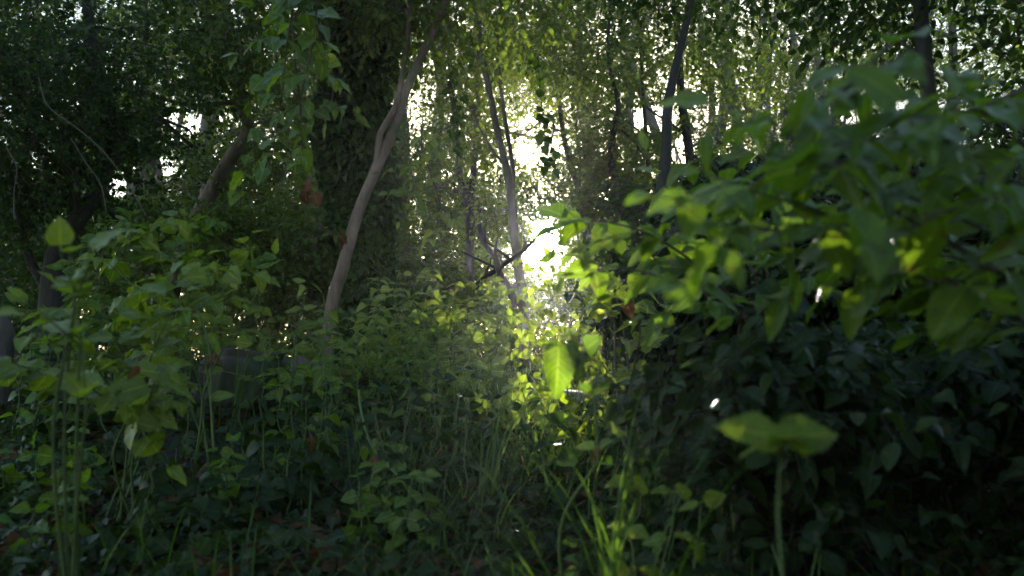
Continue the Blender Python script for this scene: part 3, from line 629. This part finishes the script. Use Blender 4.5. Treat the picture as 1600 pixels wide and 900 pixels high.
# centre nettle-like plants, the green drift right of the ivy tree
def herb(label, px, d, h, n, m, size=.075, group='tall nettle-like plants of the middle drift', name='nettle_plant', cat='plant', tpl=T_MD, wd=.1, stems=4, cull=True, pairs=7, flat=.35):
    """upright stems carrying opposite pairs of leaves that get smaller upwards"""
    c = at(px, 450, d); root = thing(name, label, cat, (c[0], c[1], float(ground(c[0], c[1]))), group); st, lv = [], []
    for s in range(stems):
        x = c[0] + rng.normal(0, wd); y = c[1] + rng.normal(0, wd); hh = h * (.7 + .4 * rng.random()); g = float(ground(x, y))
        P = limb((x, y, g - .03), (x + rng.normal(0, .12 * h), y + rng.normal(0, .12 * h), g + hh), 7, .02)
        V, F, U, Q = tube(P, np.linspace(.0038, .0015, 7), 5, 0, 0, 4); mesh_obj('stem', [(V, F, 0, U)], [M_stem], root)
        j = np.linspace(len(Q) * .22, len(Q) - 1, pairs).astype(int)
        for kx, jj in enumerate(j):
            t = jj / len(Q); a = kx * 1.5708 + rng.normal(0, .3) + s
            for sg in (0, math.pi):
                D = np.array([[math.cos(a + sg), math.sin(a + sg), -.1 - .6 * rng.random() + .4 * t]]); NN = (UP * .8 + OPEN * .7)[None] + rng.normal(0, flat, (1, 3)) 
                S = np.array([size * (1.15 - .55 * t) * (.8 + .35 * rng.random())])
                lv += put_leaves(tpl, Q[jj][None] + nz(D) * S[0] * .12, D, NN, S, 0, cull)
    mesh_obj('foliage', lv, [m, M_stem], root); return root
mid = [(615, 5.2, .62), (650, 5.0, .68), (690, 5.4, .7), (725, 5.1, .66), (660, 5.8, .8), (705, 6.2, .85), (745, 5.8, .75), (770, 6.4, .8), (630, 6.2, .85), (785, 5.5, .55), (590, 5.0, .6), (755, 5.0, .5)]
nm = ['leftmost tall plant of the drift beside the ivy-clad tree', 'tall plant in the front row of the drift, second from the ivy-clad tree', 'tall plant in the middle of the drift between ivy tree and sunlit grass',
      'front plant of the drift below the V-shaped slender tree', 'plant rising from the back of the drift near the ivy-clad tree', 'tallest back plant of the drift in the middle', 'back plant of the drift below the right stem of the V-shaped tree',
      'last tall plant of the drift, close to the twin-stemmed tree', 'back plant of the drift close against the ivy-clad tree', 'short plant of the drift nearest the sunlit patch', 'plant at the foot of the leaning and ivy-clad trees', 'short front plant left of the bright grass blades']
for (px, d, h), lab in zip(mid, nm): herb(lab, px, d, h, 0, M_yel, .10, pairs=8, stems=5, wd=.09)

# ================================================================== LEFT SHRUB, NEAR (1.6 to 3.4 m)
def spray(name, label, cat, branches, leafm, size, tpl, spacing=.05, group=None, side=True, stm=None, foot=None, flat=.4, r=.004, cull=False, tw=3, sidep=.4, sk=3):
    """bush given by its visible branches [(px,py,d)...]; each branch is a part with its own foliage"""
    paths = [np.array([at(*q) for q in b]) for b in branches]
    f = foot if foot is not None else paths[0][0]
    g = float(ground(f[0], f[1])); root = thing(name, label, cat, (f[0], f[1], g), group)
    if foot is not None:
        st = []
        for P in paths:
            q = P[0]; mid_ = np.array([(f[0] + q[0]) / 2 + rng.normal(0, .03), (f[1] + q[1]) / 2, g + (q[2] - g) * .6])
            V, F, U, _ = tube(np.array([(f[0] + rng.normal(0, .03), f[1] + rng.normal(0, .03), g - .03), mid_, q]), [r * 1.8, r * 1.4, r], 7, .05, 1, 5); mesh_obj('stem', [(V, F, 0, U)], [stm or M_stem], root)
    for P in paths:
        V, F, U, Q = tube(P, np.linspace(r, r * .35, len(P)), 6, .03, 1, 6)
        br = mesh_obj('branch', [(V, F, 0, U)], [stm or M_stem], root)
        ln = np.linalg.norm(np.diff(Q, axis=0), axis=1).sum(); k = max(2, int(ln / spacing)); j = np.linspace(1, len(Q) - 1, k).astype(int)
        lv = []; T = nz(np.gradient(Q, axis=0))
        for ii, jj in enumerate(j):
            t = T[jj]; sd_ = nz(np.cross(t, UP)); rot = rng.normal(0, .6)
            for sg in ((1, -1) if ii < k - 1 else (0,)):
                D = t * .55 + sd_ * sg * 1.0 + UP * (math.sin(rot) * .35 * sg + .05 - .45 * rng.random()) + rng.normal(0, .22, 3)
                S = size * (.5 + .7 * rng.random()) * (.75 if ii >= k - 2 else 1)
                lv += put_leaves(tpl, (Q[jj] + nz(D) * S * .13)[None], D[None], (UP * 1.0 + OPEN * .55 + rng.normal(0, flat * .8, 3))[None], np.array([S]), 0, cull)
            if side and rng.random() < sidep and ii < k - 1:
                D = (t * .5 + sd_ * rng.choice([-1, 1]) + UP * rng.normal(.05, .35))[None]
                lv += twig_leaves(Q[jj][None], D, size * (1.6 + 1.2 * rng.random()), sk, size * .85, tpl, .25, pair=True, r=.0014, flat=flat, cull=cull)
        fo = mesh_obj('foliage', lv, [leafm, stm or M_stem], root); fo.parent = br; fo.location = (0, 0, 0)
    return root
f = at(210, 700, 2.5)
spray('leafy_sapling', 'broad-leaved light green sapling in front, at the left above the dark hollow', 'sapling',
      [[(210, 640, 2.4), (190, 560, 2.35), (180, 500, 2.3), (215, 450, 2.3)], [(220, 640, 2.4), (235, 560, 2.3), (262, 500, 2.3), (290, 455, 2.25)], [(215, 640, 2.5), (240, 540, 2.5), (250, 460, 2.5), (280, 400, 2.6)],
       [(200, 640, 2.4), (140, 560, 2.3), (110, 500, 2.3), (100, 460, 2.3)], [(230, 650, 2.4), (240, 600, 2.2), (262, 570, 2.1)], [(230, 640, 2.5), (280, 520, 2.6), (300, 450, 2.6), (320, 400, 2.7)], [(200, 650, 2.3), (130, 600, 2.1), (60, 575, 2.0), (10, 580, 2.0)]],
      M_yel, .092, T_OV, .066, foot=f, sidep=.6, r=.0026)
f = at(120, 700, 1.7)
spray('leafy_sapling', 'blurred pale leaves bunched on top of a stem before the black crooked trunk', 'sapling',
      [[(118, 470, 1.5), (135, 425, 1.5), (140, 395, 1.5)], [(118, 450, 1.5), (100, 420, 1.5), (95, 390, 1.5)], [(135, 640, 1.5), (125, 520, 1.5), (112, 440, 1.5), (108, 395, 1.5)], [(125, 540, 1.5), (75, 500, 1.45), (35, 490, 1.4)]], M_yel, .085, T_OV, .06, foot=f, sidep=.15, r=.0022)
f = at(330, 700, 3.4)
spray('leafy_sapling', 'tall yellow-green sapling with layered leaves before the bent tan trunk', 'sapling',
      [[(300, 560, 3.3), (270, 460, 3.3), (240, 390, 3.3), (190, 345, 3.3)], [(320, 560, 3.4), (310, 460, 3.4), (300, 380, 3.4), (270, 340, 3.4)], [(330, 560, 3.4), (350, 450, 3.5), (370, 400, 3.6), (395, 365, 3.6)], [(300, 560, 3.2), (240, 480, 3.1), (180, 420, 3.1), (150, 400, 3.1)],
       [(340, 560, 3.5), (400, 460, 3.6), (430, 400, 3.7)]],
      M_yel, .088, T_OV, .065, foot=f, sidep=.6, r=.003)
f = at(200, 700, 4.3)
spray('leafy_sapling', 'bushy green sapling filling the space between the front sapling and the bent tan trunk', 'sapling',
      [[(200, 560, 4.2), (190, 450, 4.2), (200, 370, 4.2), (215, 320, 4.2)], [(210, 560, 4.2), (260, 450, 4.3), (280, 370, 4.4), (330, 330, 4.5)], [(190, 560, 4.2), (130, 470, 4.1), (100, 420, 4.1)], [(230, 560, 4.4), (330, 470, 4.5), (380, 420, 4.6), (420, 400, 4.6)], [(180, 560, 4.0), (90, 520, 4.0), (30, 470, 4.0)]],
      M_big, .095, T_OV, .06, foot=f, sidep=.8, r=.003)
f = at(450, 720, 4.0)
spray('leafy_sapling', 'fresh green sapling growing over the fallen log', 'sapling',
      [[(455, 600, 3.8), (460, 540, 3.8), (470, 490, 3.8), (480, 450, 3.9)], [(450, 610, 3.8), (420, 560, 3.7), (400, 500, 3.8)], [(470, 600, 3.8), (520, 560, 3.8), (560, 520, 3.9)], [(480, 600, 3.8), (510, 520, 3.9), (505, 460, 4.0)], [(440, 610, 3.7), (390, 590, 3.6), (350, 580, 3.6)]],
      M_yel, .09, T_OV, .075, foot=f, sidep=.3)
# overhanging branches between the bent trunk and the ivy tree
spray('overhanging_branch', 'leafy branch hanging from above between the bent trunk and the ivy-clad tree', 'branch',
      [[(470, -60, 3.2), (450, 60, 3.2), (440, 150, 3.2), (430, 215, 3.2), (420, 260, 3.2)], [(500, -60, 3.2), (490, 60, 3.2), (470, 160, 3.2), (480, 220, 3.2)], [(450, -60, 3.3), (460, 80, 3.3), (470, 200, 3.4), (455, 280, 3.4)], [(480, 0, 3.3), (520, 120, 3.4), (510, 190, 3.4)], [(640, 250, 5.0), (648, 300, 4.8), (652, 330, 4.7)]],
      M_big, .09, T_OV, .08, stm=M_twig, sidep=.55)
spray('overhanging_branch', 'green branch with small round leaves right of the leaning trunk', 'branch',
      [[(660, 200, 5.0), (655, 260, 5.0), (640, 310, 4.9), (625, 345, 4.9)], [(655, 220, 5.0), (690, 330, 5.0), (680, 370, 5.0)]], M_yel, .085, T_RD, .1, stm=M_twig, sidep=.3)

# ================================================================== RIGHT: SPRAY OF BROAD LEAVES, VERY NEAR
f = at(2300, 800, 1.6)
spray('broad_leaved_shrub', 'out-of-focus shrub with big glossy oval leaves spreading in from the right', 'shrub',
      [[(1640, 420, 1.5), (1520, 350, 1.4), (1400, 300, 1.3), (1290, 265, 1.2), (1200, 240, 1.15)], [(1640, 300, 1.5), (1540, 270, 1.4), (1450, 240, 1.35), (1400, 200, 1.3)], [(1640, 450, 1.4), (1480, 400, 1.3), (1330, 380, 1.25), (1220, 360, 1.2), (1130, 350, 1.2)],
       [(1400, 390, 1.3), (1280, 330, 1.25), (1180, 300, 1.25), (1100, 270, 1.3)], [(1640, 520, 1.5), (1520, 470, 1.4), (1420, 430, 1.35), (1350, 440, 1.3)], [(1640, 220, 1.5), (1560, 190, 1.45), (1490, 200, 1.4), (1460, 230, 1.4)], [(1300, 270, 1.3), (1230, 210, 1.3), (1180, 175, 1.3), (1120, 165, 1.3)], [(1640, 120, 1.3), (1540, 165, 1.25), (1450, 185, 1.2), (1380, 215, 1.15), (1300, 225, 1.1)], [(1400, 60, 1.3), (1330, 130, 1.25), (1250, 165, 1.2), (1180, 190, 1.15), (1110, 200, 1.15)], [(1640, 340, 1.2), (1560, 310, 1.15), (1480, 330, 1.1), (1400, 360, 1.1), (1330, 345, 1.1)], [(1500, 330, 1.6), (1400, 340, 1.6), (1290, 310, 1.6), (1200, 300, 1.6), (1130, 240, 1.6)], [(1640, 380, 1.7), (1560, 400, 1.7), (1460, 370, 1.7), (1360, 400, 1.7), (1250, 430, 1.7)]],
      M_big, .088, T_EL, .056, foot=f, stm=M_twig, sidep=.65, r=.003, sk=3)
f = at(1200, 800, 2.4)
spray('broad_leaved_shrub', 'glossy leafy shoots reaching left towards the sun from the bramble thicket', 'shrub',
      [[(1180, 480, 2.2), (1140, 400, 2.1), (1080, 330, 2.1), (1030, 280, 2.1), (1010, 240, 2.1)], [(1150, 470, 2.2), (1070, 400, 2.1), (1000, 360, 2.0), (930, 345, 2.0), (890, 345, 2.0)], [(1200, 430, 2.2), (1160, 330, 2.2), (1110, 250, 2.2), (1070, 200, 2.2)],
       [(1160, 480, 2.1), (1060, 440, 2.0), (980, 420, 2.0), (920, 410, 2.0)], [(1240, 420, 2.2), (1230, 320, 2.2), (1190, 240, 2.2), (1160, 200, 2.2)], [(1180, 430, 2.2), (1130, 350, 2.3), (1120, 300, 2.3)]],
      M_big, .10, T_EL, .075, foot=f, stm=M_twig, sidep=.5)

# dark thicket
TG = 'bramble bushes of the dark right-hand thicket'
for i, (px, d, h, wd, n, lab) in enumerate([
    (975, 4.9, .95, .24, 230, 'bramble bush at the sun-side edge of the dark thicket'),
    (1060, 4.4, .98, .4, 420, 'bramble bush around the foot of the shaded trunk'),
    (1190, 4.2, 1.05, .5, 520, 'bramble bush in the middle of the dark thicket'),
    (1330, 3.9, 1.05, .5, 520, 'bramble bush under the big glossy leaves'),
    (1470, 3.6, 1.05, .5, 520, 'bramble bush left of the black curved tree'),
    (1610, 3.2, 1.05, .4, 460, 'bramble bush at the foot of the black curved tree'),
    (1130, 5.6, 1.45, .6, 520, 'tall bramble bush at the back of the thicket, beside the shaded trunk'),
    (1290, 5.4, 1.55, .7, 560, 'tall bramble bush at the back of the thicket, in the middle'),
    (1480, 5.2, 1.6, .7, 560, 'tall bramble bush at the back of the thicket, near the right edge'),
    (1215, 2.1, .60, .22, 300, 'low bramble in front of the thicket behind the bright pair of leaves'),
    (1420, 2.6, .55, .35, 300, 'low bramble in the darkest lower right of the thicket'),
    (1590, 2.3, .6, .35, 300, 'low bramble in the bottom right corner')]):
    shrub('bramble_bush', lab, px, d, h, wd, n, M_shade, T_MD, .065, 7, 11, TG, stm=M_dtwig)

# climbers at the edge of the thicket catching light
spray('climbing_vine', 'vine with lobed yellowing leaves at the sunny edge of the thicket', 'vine',
      [[(985, 600, 3.4), (975, 520, 3.4), (960, 460, 3.4), (925, 420, 3.4), (895, 400, 3.4)], [(985, 600, 3.4), (1000, 520, 3.3), (985, 460, 3.2), (1010, 420, 3.3), (1050, 370, 3.4)], [(960, 500, 3.4), (920, 480, 3.4), (890, 440, 3.4)]],
      M_yel, .095, T_VI, .09, foot=at(990, 700, 3.4), stm=M_twig, sidep=.3)

# ================================================================== NEAR PLANTS, BOTTOM
spray('seedling', 'bright two-leaved seedling, blurred, low in front of the bramble thicket', 'seedling',
      [[(1215, 800, 1.0), (1218, 740, 1.0), (1220, 690, 1.0)]], M_yel, .012, T_EL, .5, foot=at(1215, 900, 1.0), side=False, r=.0018)
sdl = bpy.data.objects['seedling']
c = at(1222, 686, 1.0)
lv = put_leaves([T_OV[0]], np.array([c, c, c, c]), np.array([(-1, -.15, .28), (1, .1, .18), (-.75, .4, -.25), (.2, -.9, .2)], float), np.array([(.3, -.75, .75), (-.35, -.8, .7), (0, -.2, 1), (0, .2, 1)], float), np.array([.078, .07, .06, .05]), 0, False)
mesh_obj('leaf_pair', lv, [M_yel, M_stem], sdl)
herb('leafy plant with pale blurred leaves between the long grass and the seedling', 1045, 1.7, .42, 0, M_yel, .075, group=None, name='young_plant', tpl=T_OV, stems=3, wd=.05, cull=False, pairs=5)
herb('dark leafy plant low down right of the long blurred grass', 1010, 1.5, .22, 0, M_shade, .07, group=None, name='young_plant', tpl=T_OV, stems=3, wd=.06, cull=False, pairs=4)
herb('blue-green leafed plant at the bottom, left of the seedling', 1150, 1.6, .30, 0, M_shade, .085, group=None, name='young_plant', tpl=T_EL, stems=4, wd=.08, cull=False, pairs=4)
# large half-lit leaf below the sun, its dark half a shade-toned second leaf
f = at(880, 900, 1.9)
spray('bindweed_shoot', 'shoot holding one large heart-shaped leaf, half lit, below the sun', 'plant', [[(935, 720, 1.75), (928, 620, 1.75), (912, 550, 1.73), (893, 524, 1.71), (876, 526, 1.7)]], M_big, .042, T_RD, .055, foot=f, side=False, r=.0028)
bw = bpy.data.objects['bindweed_shoot']; c = at(873, 538, 1.7)
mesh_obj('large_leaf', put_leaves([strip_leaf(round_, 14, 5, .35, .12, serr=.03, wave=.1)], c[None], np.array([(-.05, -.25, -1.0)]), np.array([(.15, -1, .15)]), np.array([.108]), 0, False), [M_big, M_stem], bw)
mesh_obj('shaded_leaf', put_leaves([strip_leaf(round_, 14, 5, .3, .3, serr=.03, wave=.14)], (c + np.array([.012, .02, .002]))[None], np.array([(.55, .1, -.8)]), np.array([(.5, -.35, .8)]), np.array([.095]), 0, False), [M_shade, M_stem], bw)  # unlit half of the leaf, its shade put into the colour
grass_clump('long out-of-focus grass blades leaning across the lower middle', 960, 1.6, 15, .72, .006, .34, .04)
grass_clump('bright sunlit grass blades fanning out left of the large leaf', 765, 3.0, 15, .52, .0065, .38, .03)
grass_clump('sunlit grass tuft under the large heart-shaped leaf', 850, 3.4, 40, .30, .005, .4, .11)
grass_clump('long grass tuft in the light patch right below the sun', 905, 4.2, 50, .32, .005, .4, .14)
grass_clump('upright grass tuft beside the fallen log', 365, 3.9, 9, .75, .005, .25, .03)
grass_clump('grass tuft between the log and the light patch', 640, 3.2, 40, .42, .0045, .45, .10)
grass_clump('short grass tuft in the bottom middle', 700, 2.6, 70, .32, .004, .5, .12)
grass_clump('broad grass tuft in front of the tall plant drift', 720, 4.2, 80, .45, .0045, .4, .16)
# low plants around the light patch
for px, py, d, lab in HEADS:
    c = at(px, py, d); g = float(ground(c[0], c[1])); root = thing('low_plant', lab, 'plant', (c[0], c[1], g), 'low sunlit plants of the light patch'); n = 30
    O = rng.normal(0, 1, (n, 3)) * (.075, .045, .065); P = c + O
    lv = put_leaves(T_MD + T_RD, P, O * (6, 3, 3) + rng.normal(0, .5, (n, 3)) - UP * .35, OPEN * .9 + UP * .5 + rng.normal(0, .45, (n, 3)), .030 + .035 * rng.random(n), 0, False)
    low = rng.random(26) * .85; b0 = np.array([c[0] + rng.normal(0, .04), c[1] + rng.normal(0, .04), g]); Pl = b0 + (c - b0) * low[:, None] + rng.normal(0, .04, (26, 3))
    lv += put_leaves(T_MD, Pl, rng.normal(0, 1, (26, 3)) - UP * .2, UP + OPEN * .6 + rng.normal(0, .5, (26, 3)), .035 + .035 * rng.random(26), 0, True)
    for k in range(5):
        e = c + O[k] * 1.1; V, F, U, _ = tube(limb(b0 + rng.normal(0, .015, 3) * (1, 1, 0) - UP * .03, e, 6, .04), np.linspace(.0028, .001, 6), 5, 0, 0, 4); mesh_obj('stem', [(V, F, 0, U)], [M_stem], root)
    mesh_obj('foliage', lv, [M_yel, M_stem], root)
# low plants on the left
ll = [(40, 3.6, .4, 'low plant by the stump at the left edge'), (110, 3.0, .2, 'low plant below the blurred pale leaves'), (200, 3.2, .14, 'low plant in the dark hollow under the front sapling'), (400, 3.1, .2, 'low dark plant in front of the stone block'),
      (470, 2.9, .2, 'low plant with round leaves under the fallen log'), (530, 3.4, .42, 'low plant at the torn right end of the log'), (590, 3.9, .5, 'plant between the log and the leaning tree'), (560, 2.5, .22, 'small plant at the bottom, left of the grass'),
      (620, 4.4, .5, 'plant with drooping leaves in front of the ivy-clad tree'), (150, 4.2, .5, 'plant at the foot of the black crooked trunk'), (500, 4.3, .5, 'plant behind the fallen log'), (60, 2.3, .16, 'small plant in the bottom left corner')]
for px, d, h, lab in ll: herb(lab, px, d, h, 0, M_big if px not in (200, 400) else M_shade, .075, group='low plants around the fallen log', name='low_plant', tpl=T_OV if d < 3.3 else T_MD, stems=6, wd=.12, pairs=5, flat=.5, cull=False)
herb('round-leaved shade plant in front of the log', 445, 3.5, .26, 0, M_shade, .085, group=None, name='low_plant', tpl=T_RD, stems=5, wd=.12, pairs=4)

# taller weeds filling the floor of the clearing
wd_ = [(30, 5.2, .5, 'weed behind the stump at the left edge'), (95, 3.9, .45, 'weed between the stump and the front sapling'), (260, 3.7, .42, 'weed left of the stone block'), (330, 5.6, .6, 'weed standing behind the stone block'),
       (430, 5.4, .6, 'weed behind the middle of the fallen log'), (545, 4.6, .5, 'weed past the torn right end of the log'), (585, 3.3, .36, 'weed in front of the leaning trunk, near the arching stem'), (640, 3.8, .42, 'weed in the grass before the ivy-clad tree'),
       (690, 4.5, .5, 'weed in the grass before the V-shaped slender tree'), (670, 2.7, .3, 'weed in the bottom middle beside the short grass tuft'), (520, 2.9, .34, 'weed below the torn end of the log'), (735, 3.4, .34, 'weed left of the bright grass blades'),
       (380, 2.6, .2, 'weed at the bottom below the stone block'), (980, 3.9, .45, 'weed at the foot of the climbing vine'), (1090, 3.0, .4, 'weed between the vine and the bramble thicket'), (1160, 2.3, .3, 'weed behind the bright seedling')]
for px, d, h, lab in wd_: herb(lab, px, d, h, 0, M_shade if px > 900 or d < 4 else M_leaf, .08, group='weeds on the floor of the clearing', name='leafy_weed', tpl=T_MD, stems=7, wd=.15, pairs=6, flat=.5)  # near and right-hand weeds carry shade in their colour

# ================================================================== VINES
def vine(label, pts, r, mat, leaves=0, size=.05, tpl=T_IV, lm=None, name='hanging_vine'):
    P = np.array([at(*q) for q in pts]); root = thing(name, label, 'vine', P[-1])
    V, F, U, Q = tube(P, np.full(len(P), r), 6, .1, 1, 6); mesh_obj('stem', [(V, F, 0, U)], [mat], root)
    if leaves:
        j = rng.integers(0, len(Q), leaves); D = rng.normal(0, .7, (leaves, 3)) - UP * .6; NN = np.array([0, -1, .3]) + rng.normal(0, .5, (leaves, 3))
        mesh_obj('foliage', put_leaves(tpl, Q[j] + rng.normal(0, .03, (leaves, 3)), D, NN, size * (.7 + .5 * rng.random(leaves)), 0, False), [lm or M_ivy], root)
vine('long thin liana slanting down right across the top left crown', [(60, 120, 4.0), (75, 165, 4.0), (120, 200, 4.0), (160, 235, 4.0), (196, 282, 4.0), (230, 340, 4.0)], .0026, M_twig)
vine('thin liana dropping straight before the black crooked trunk', [(10, 230, 3.8), (26, 262, 3.8), (22, 300, 3.8), (22, 345, 3.8)], .0026, M_twig)
vine('short curved liana above the fork of the black crooked trunk', [(110, 215, 4.3), (135, 255, 4.3), (158, 290, 4.3), (166, 330, 4.3)], .0026, M_twig)
vine('ivy strand with round leaves hanging in front of the bright sky', [(840, 90, 6.0), (846, 160, 6.0), (850, 200, 6.0), (855, 235, 6.0), (858, 262, 6.0)], .003, M_dbark, 46, .062, T_RD, M_ivy)
vine('ivy strand hanging just left of the V-shaped slender tree', [(700, 90, 6.0), (708, 150, 6.0), (716, 190, 6.0), (712, 240, 6.0)], .003, M_dbark, 30, .07, T_IV, M_dark)
vine('pale green trailing stem arching over the bottom, right of the log', [(560, 610, 3.0), (566, 650, 2.9), (578, 690, 2.8), (600, 722, 2.7), (625, 745, 2.6)], .004, M_stem, 5, .05, T_OV, M_big, 'trailing_stem')
vine('thin trailing stem bowing towards the grass beside the arching one', [(612, 640, 3.2), (606, 668, 3.1), (618, 700, 3.0), (628, 745, 2.9)], .003, M_stem, 3, .05, T_OV, M_yel, 'trailing_stem')
vine('bare green stalk bending right above the fallen log', [(330, 560, 2.9), (322, 520, 2.9), (310, 490, 2.9), (300, 465, 2.9)], .003, M_stem, 2, .05, T_OV, M_yel, 'trailing_stem')

# ================================================================== DEAD LEAVES STILL HANGING
def deadleaf(label, px, py, d, size, D, Nn, n=1):
    c = at(px, py, d); P = c + rng.normal(0, size * .25 if n > 1 else 0, (n, 3)); DD = np.array(D, float) + rng.normal(0, .4 if n > 1 else .05, (n, 3))
    o = mesh_obj('dead_leaf', put_leaves([T_OV[3], T_OV[1]], P, DD, np.array(Nn, float) + rng.normal(0, .3 if n > 1 else 0, (n, 3)), np.full(n, size), 0, False), [M_dead])
    return tag(o, label, 'leaf')
deadleaf('round orange dead leaf low down under the log', 487, 682, 2.7, .045, (0, -.2, -1), (.1, -1, .2))
deadleaf('curled brown leaf among the fronds left of the ivy-clad tree', 482, 290, 5.0, .09, (.1, 0, -1), (0, -1, .3), 3)
deadleaf('reddish dead leaf against the foot of the leaning trunk', 528, 370, 5.2, .09, (0, 0, -1), (.2, -1, .1), 2)
deadleaf('pinkish brown leaf standing at the bottom by the arching stem', 585, 712, 2.7, .06, (.1, 0, -1), (-.3, -1, .2))
deadleaf('orange leaf touching the left side of the stone block', 322, 560, 3.9, .075, (.7, -.3, -.1), (0, -1, .6))
deadleaf('brown-edged leaf hanging over the dark hollow at the left', 212, 572, 2.0, .055, (-.4, .5, -.8), (.7, -.6, .5))
deadleaf('pale brown withered leaf at the sunny edge of the thicket', 978, 468, 2.6, .062, (.2, 0, -1), (-.2, -1, .2))
deadleaf('yellow-orange leaf speck in the light patch', 892, 515, 4.2, .045, (.2, 0, -1), (-.2, -1, .2))
deadleaf('brown upright withered leaf at the bottom beneath the light patch', 932, 690, 2.5, .06, (0, 0, -1), (.5, -1, .1))

# ================================================================== GROUND COVER (nobody could count it)
def scatter(n, x0, x1, y0, y1, ph, thr=-.2):
    x = x0 + (x1 - x0) * rng.random(n * 3); y = y0 + (y1 - y0) * rng.random(n * 3) ; P = np.stack([x, y, ground(x, y)], -1)
    m = ~((np.abs(x + 1.1) < .65) & (y > 3.3) & (y < 4.9) & (rng.random(len(x)) < .8)) & (nval(P * (1, 1, 0), 1.6, ph) + rng.normal(0, .3, len(P)) > thr) & (np.abs(x) < 1.2 + y * .75); return P[m][:n]
P = scatter(15000, -6, 6, 1.2, 11, .4); n = len(P); c_ = np.exp(-((P[:, 0] - .03 * P[:, 1] + .1) / (.55 + .09 * P[:, 1])) ** 2)
k = rng.random(n) < .12 + .88 * c_; P = P[k]; n = len(P)
V, F = blades(n, P - (0, 0, .01), .13 + .2 * rng.random(n), .0025 + .0015 * rng.random(n), .5)
tag(mesh_obj('grass', [(V, F, 0, None)], [M_grass]), 'fine green grass over the floor of the clearing', 'grass', kind='stuff')
P = np.vstack([scatter(11000, -8, 9, 1.5, 14, 2.0, -.7), scatter(2500, -4, 4, .9, 4.5, 3.0, -1.5)]); P = P[~((P[:, 0] < -.35) & (P[:, 0] > -2.2) & (P[:, 1] < 3.9) & (rng.random(len(P)) < .85))]; D = rng.normal(0, 1, P.shape) * (1, 1, .3) + UP * .9; 
tag(mesh_obj('undergrowth', twig_leaves(P, D, .16 + .22 * rng.random(len(P)), 5, .046, T_MD, .5, pair=True, flat=.6), [M_shade, M_stem]), 'low leafy ground cover spreading under the bushes', 'undergrowth', kind='stuff')  # shade of the floor and hollow put into the leaf colour
P = np.vstack([scatter(5000, -6, 7, .8, 12, 5.0, -.6), scatter(5000, -3, 1.5, .8, 5.2, 6.0, -2)]); P[:, 2] += .01 + .02 * rng.random(len(P)); D = rng.normal(0, 1, P.shape) * (1, 1, .2)
tag(mesh_obj('leaf_litter', put_leaves(T_LO, P, D, UP + rng.normal(0, .4, P.shape), .05 + .03 * rng.random(len(P)), 0, False), [M_dead]), 'brown fallen leaves strewn over the soil', 'leaf litter', kind='stuff')

P = scatter(2600, -2.6, -.2, 1.2, 5.4, 7.0, -2); D = rng.normal(0, 1, P.shape) * (1, 1, .2) + UP * .5
tag(mesh_obj('ground_ivy', twig_leaves(P, D, .12 + .12 * rng.random(len(P)), 6, .045, T_IV, .4, flat=.6, cull=False), [M_shade, M_dtwig]), 'ivy in shade-darkened green creeping over the bank round the log and the dark hollow', 'ivy', kind='stuff')  # ivy darkened to make the bank and hollow look shaded
n = 420; x = rng.uniform(-3.2, 2.5, n); y = rng.uniform(1, 7, n); a = rng.random(n) * 6.283; L = .06 + .2 * rng.random(n); t = np.linspace(0, 1, 5)
Q = np.stack([x[:, None] + np.cos(a)[:, None] * L[:, None] * t, y[:, None] + np.sin(a)[:, None] * L[:, None] * t, np.zeros((n, 5))], -1) + rng.normal(0, .006, (n, 5, 3))
Q[..., 2] += ground(Q[..., 0], Q[..., 1]) + .012 + (.06 * rng.random(n))[:, None] * t
V, F = many_tubes(Q, .0035, .0012, 4)
tag(mesh_obj('fallen_twigs', [(V, F, 0, None)], [M_twig]), 'broken twigs littering the soil', 'twigs', kind='stuff')

# ================================================================== HAZE
import bmesh
m, n_ = new_mat('haze'); o_ = n_.nodes.new('ShaderNodeOutputMaterial'); pv = n_.nodes.new('ShaderNodeVolumePrincipled')
pv.inputs['Density'].default_value = 0.0009; pv.inputs['Anisotropy'].default_value = 0.78; pv.inputs['Color'].default_value = (.92, .94, .95, 1)
n_.links.new(pv.outputs[0], o_.inputs['Volume'])
bm = bmesh.new(); bmesh.ops.create_cube(bm, size=1.0); me = bpy.data.meshes.new('haze'); bm.to_mesh(me); bm.free(); me.materials.append(m)
hz = bpy.data.objects.new('haze', me); COL.objects.link(hz); hz.scale = (244, 290, 15.5); hz.location = (0, 75, 6.0); tag(hz, kind='stuff')
